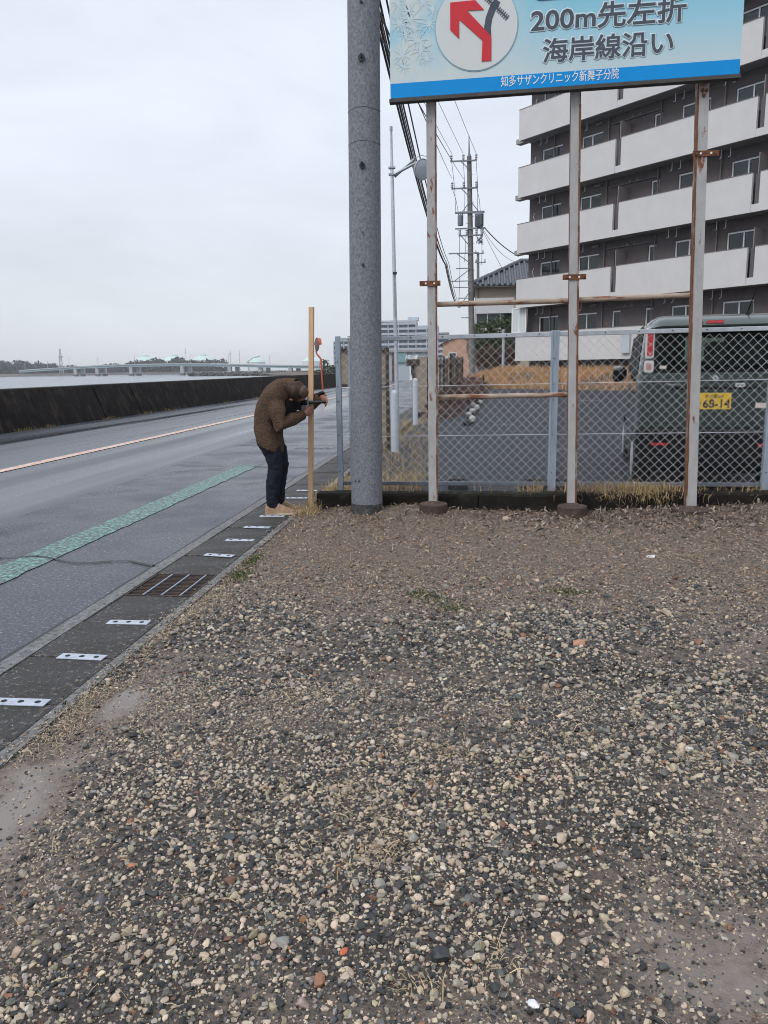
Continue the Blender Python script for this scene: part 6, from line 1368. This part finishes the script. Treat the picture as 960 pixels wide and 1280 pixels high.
# straw and chip litter
def flakes(name, pos, L0, W0, cols, tilt=0.35, zoff=0.004):
    n = len(pos); az = RNG.uniform(0, 2*pi, n); L = L0*np.exp(RNG.normal(0, 0.45, n)); W = W0*np.exp(RNG.normal(0, 0.35, n))
    tz = RNG.normal(0, tilt, n); a = np.stack([np.cos(az)*np.cos(tz), np.sin(az)*np.cos(tz), np.sin(tz)], 1)*(L/2)[:, None]; tw = RNG.normal(0, tilt, n)
    b = np.stack([-np.sin(az)*np.cos(tw), np.cos(az)*np.cos(tw), np.sin(tw)], 1)*(W/2)[:, None]
    C = np.stack([pos[:, 0], pos[:, 1], gh(pos[:, 0], pos[:, 1])+zoff+np.abs(np.sin(tz))*L/2+RNG.uniform(0, 0.006, n)], 1); md_ = np.stack([np.zeros(n), np.zeros(n), 0.12*L], 1)
    V = np.stack([C-a-b*0.6, C-a+b*0.6, C+md_+b, C+md_-b, C+a+b*0.5, C+a-b*0.5], 1).reshape(-1, 3); k = np.arange(n)*6
    F = np.concatenate([np.stack([k, k+3, k+2, k+1], 1), np.stack([k+3, k+5, k+4, k+2], 1)])
    ci = RNG.integers(0, len(cols), n); col = np.array(cols)[ci]*RNG.uniform(0.7, 1.25, (n, 1))
    return big_mesh(name, V, F, M['straw'], np.repeat(col, 6, 0), kind='stuff')
CH = [(.29, .18, .108), (.195, .12, .075), (.36, .25, .155), (.13, .08, .052), (.25, .172, .12), (.35, .28, .20)]
ST = [(.40, .30, .18), (.33, .24, .14), (.46, .36, .23), (.26, .19, .11)]
p = field(42000, 4.2, 7.47, lambda x, y: np.clip((y-4.1-0.5*(vnoise(x*1.7, y*1.7, 5)-0.5))/0.9, 0, 1)); flakes('wood_chip_litter', p, 0.015, 0.0062, CH)
p = field(6000, 6.3, 7.47, lambda x, y: np.clip((y-6.3)/0.9, 0, 1)*np.clip((x+0.3)/1.2, 0.15, 1)); flakes('leaf_litter', p, 0.032, 0.014, [(.14, .09, .065), (.09, .06, .048), (.24, .19, .15), (.30, .26, .22), (.06, .045, .038)], 0.55, 0.01)
p = field(15000, 1.1, 5.4, lambda x, y: np.clip((vnoise(x*2.6+11, y*2.6+3, 44)-0.45)*1.6, 0.05, 1)); flakes('straw_litter', p, 0.024, 0.0019, ST, 0.3, 0.012)
L = []
for cx, cy, rx, ry, n in ((-1.60, 2.75, 0.06, 0.22, 700), (-1.62, 3.6, 0.05, 0.35, 600), (-1.58, 4.3, 0.06, 0.3, 500), (-0.28, 2.15, 0.10, 0.10, 260), (-0.42, 2.3, 0.05, 0.05, 110), (-0.12, 1.50, 0.05, 0.02, 60), (-0.25, 1.95, 0.06, 0.06, 130), (0.35, 2.75, 0.14, 0.05, 120), (-0.75, 3.0, 0.08, 0.08, 140), (0.8, 2.6, 0.08, 0.05, 90), (0.05, 1.6, 0.04, 0.06, 80), (-0.1, 2.55, 0.12, 0.05, 200), (1.1, 2.3, 0.1, 0.08, 160), (-1.65, 2.1, 0.03, 0.15, 200)):
    L.append(np.stack([RNG.normal(cx, rx, n), RNG.normal(cy, ry, n)], 1))
p = np.concatenate(L); p = p[p[:, 0] > -1.70]; flakes('straw_litter', p, 0.021, 0.0019, ST, 0.35, 0.010)

# ---- single stones that stand out
def rock(name, label, x, y, r, col, seed, sc=(1.2, 0.9, 0.6), rz=0.0, rough=0.5):
    rg = np.random.default_rng(seed); v, f = subdiv(IC2, IF2); v = v*(1+rg.uniform(-0.05, 0.05, (len(v), 1)))
    for _ in range(7):
        d = rg.normal(size=3); d /= np.linalg.norm(d); h = rg.uniform(0.5, 0.82); v = v-np.outer(np.maximum(v@d-h, 0), d)
    v = v*np.array(sc)*r; mb = MB(); mb.add([tuple(q) for q in v], [tuple(int(i) for i in q) for q in f])
    o = obj(name, mb, mat('stone_'+str(seed), col, rough, 0.22, 40, 0.4, 160, bdist=0.004)); o.location = (x, y, float(gh(x, y))+r*sc[2]*0.45); o.rotation_euler = (0.08, -0.1, rz)
    return tag(o, label, 'stone')
rock('stone', 'large angular dark slate stone in the foreground gravel, biggest of the dark ones', -0.062, 1.597, 0.026, (.032, .036, .040), 1, (1.1, 0.95, 0.85))
rock('stone', 'rounded flat pale grey stone in the foreground gravel left of the dark slate', -0.46, 1.615, 0.021, (.22, .215, .20), 2, (1.15, 0.95, 0.5))
rock('brick_fragment', 'salmon brick fragment lying alone on the mid gravel below the middle sign post', 0.54, 3.773, 0.040, (.40, .20, .12), 3, (1.15, 0.7, 0.5), 0.3)
rock('stone', 'bright white angular chip at the bottom edge of the gravel', 0.144, 1.485, 0.014, (.66, .66, .67), 4, (1.2, 0.8, 0.4), -0.5)
rock('stone', 'rust orange pebble at the left in the foreground gravel', -0.955, 1.865, 0.0125, (.40, .15, .07), 5, (1.2, 0.85, 0.6))
rock('stone', 'dark triangular slate chip at the left, behind the orange pebble', -0.72, 2.02, 0.022, (.05, .056, .064), 6, (1.1, 0.9, 0.5), 0.6)
rock('tile_shard', 'brown red tile shard standing in the gravel towards the right edge', 1.142, 3.843, 0.028, (.20, .085, .055), 7, (0.8, 0.5, 0.7), 0.2)
rock('stone', 'flat white shard on the dirt in front of the right sign post', 1.301, 5.645, 0.036, (.60, .60, .60), 8, (1.3, 0.8, 0.25), 0.1)
rock('stone', 'small bright orange brick pebble in the foreground gravel right of the flat grey stone', -0.30, 1.60, 0.011, (.48, .12, .05), 9, (1.2, 0.7, 0.5), 0.9)
rock('stone', 'pale blocky stone just right of the large dark slate', 0.02, 1.60, 0.013, (.50, .47, .42), 10, (1.1, 0.9, 0.8), 0.4)

# ------------------------------------------------------------------ sea air: one even haze box round everything
hm = bpy.data.materials.new('sea_haze'); hm.use_nodes = True; t = hm.node_tree
for n_ in list(t.nodes):
    if n_.type == 'BSDF_PRINCIPLED': t.nodes.remove(n_)
pv = N(t, 'ShaderNodeVolumePrincipled'); pv.inputs['Color'].default_value = (0.96, 0.98, 1.0, 1); pv.inputs['Density'].default_value = 0.0002
t.links.new(pv.outputs[0], t.nodes['Material Output'].inputs['Volume'])
obj('haze', MB().span((-3600, -400, -6.0), (1600, 5300, 49)), hm, kind='stuff')
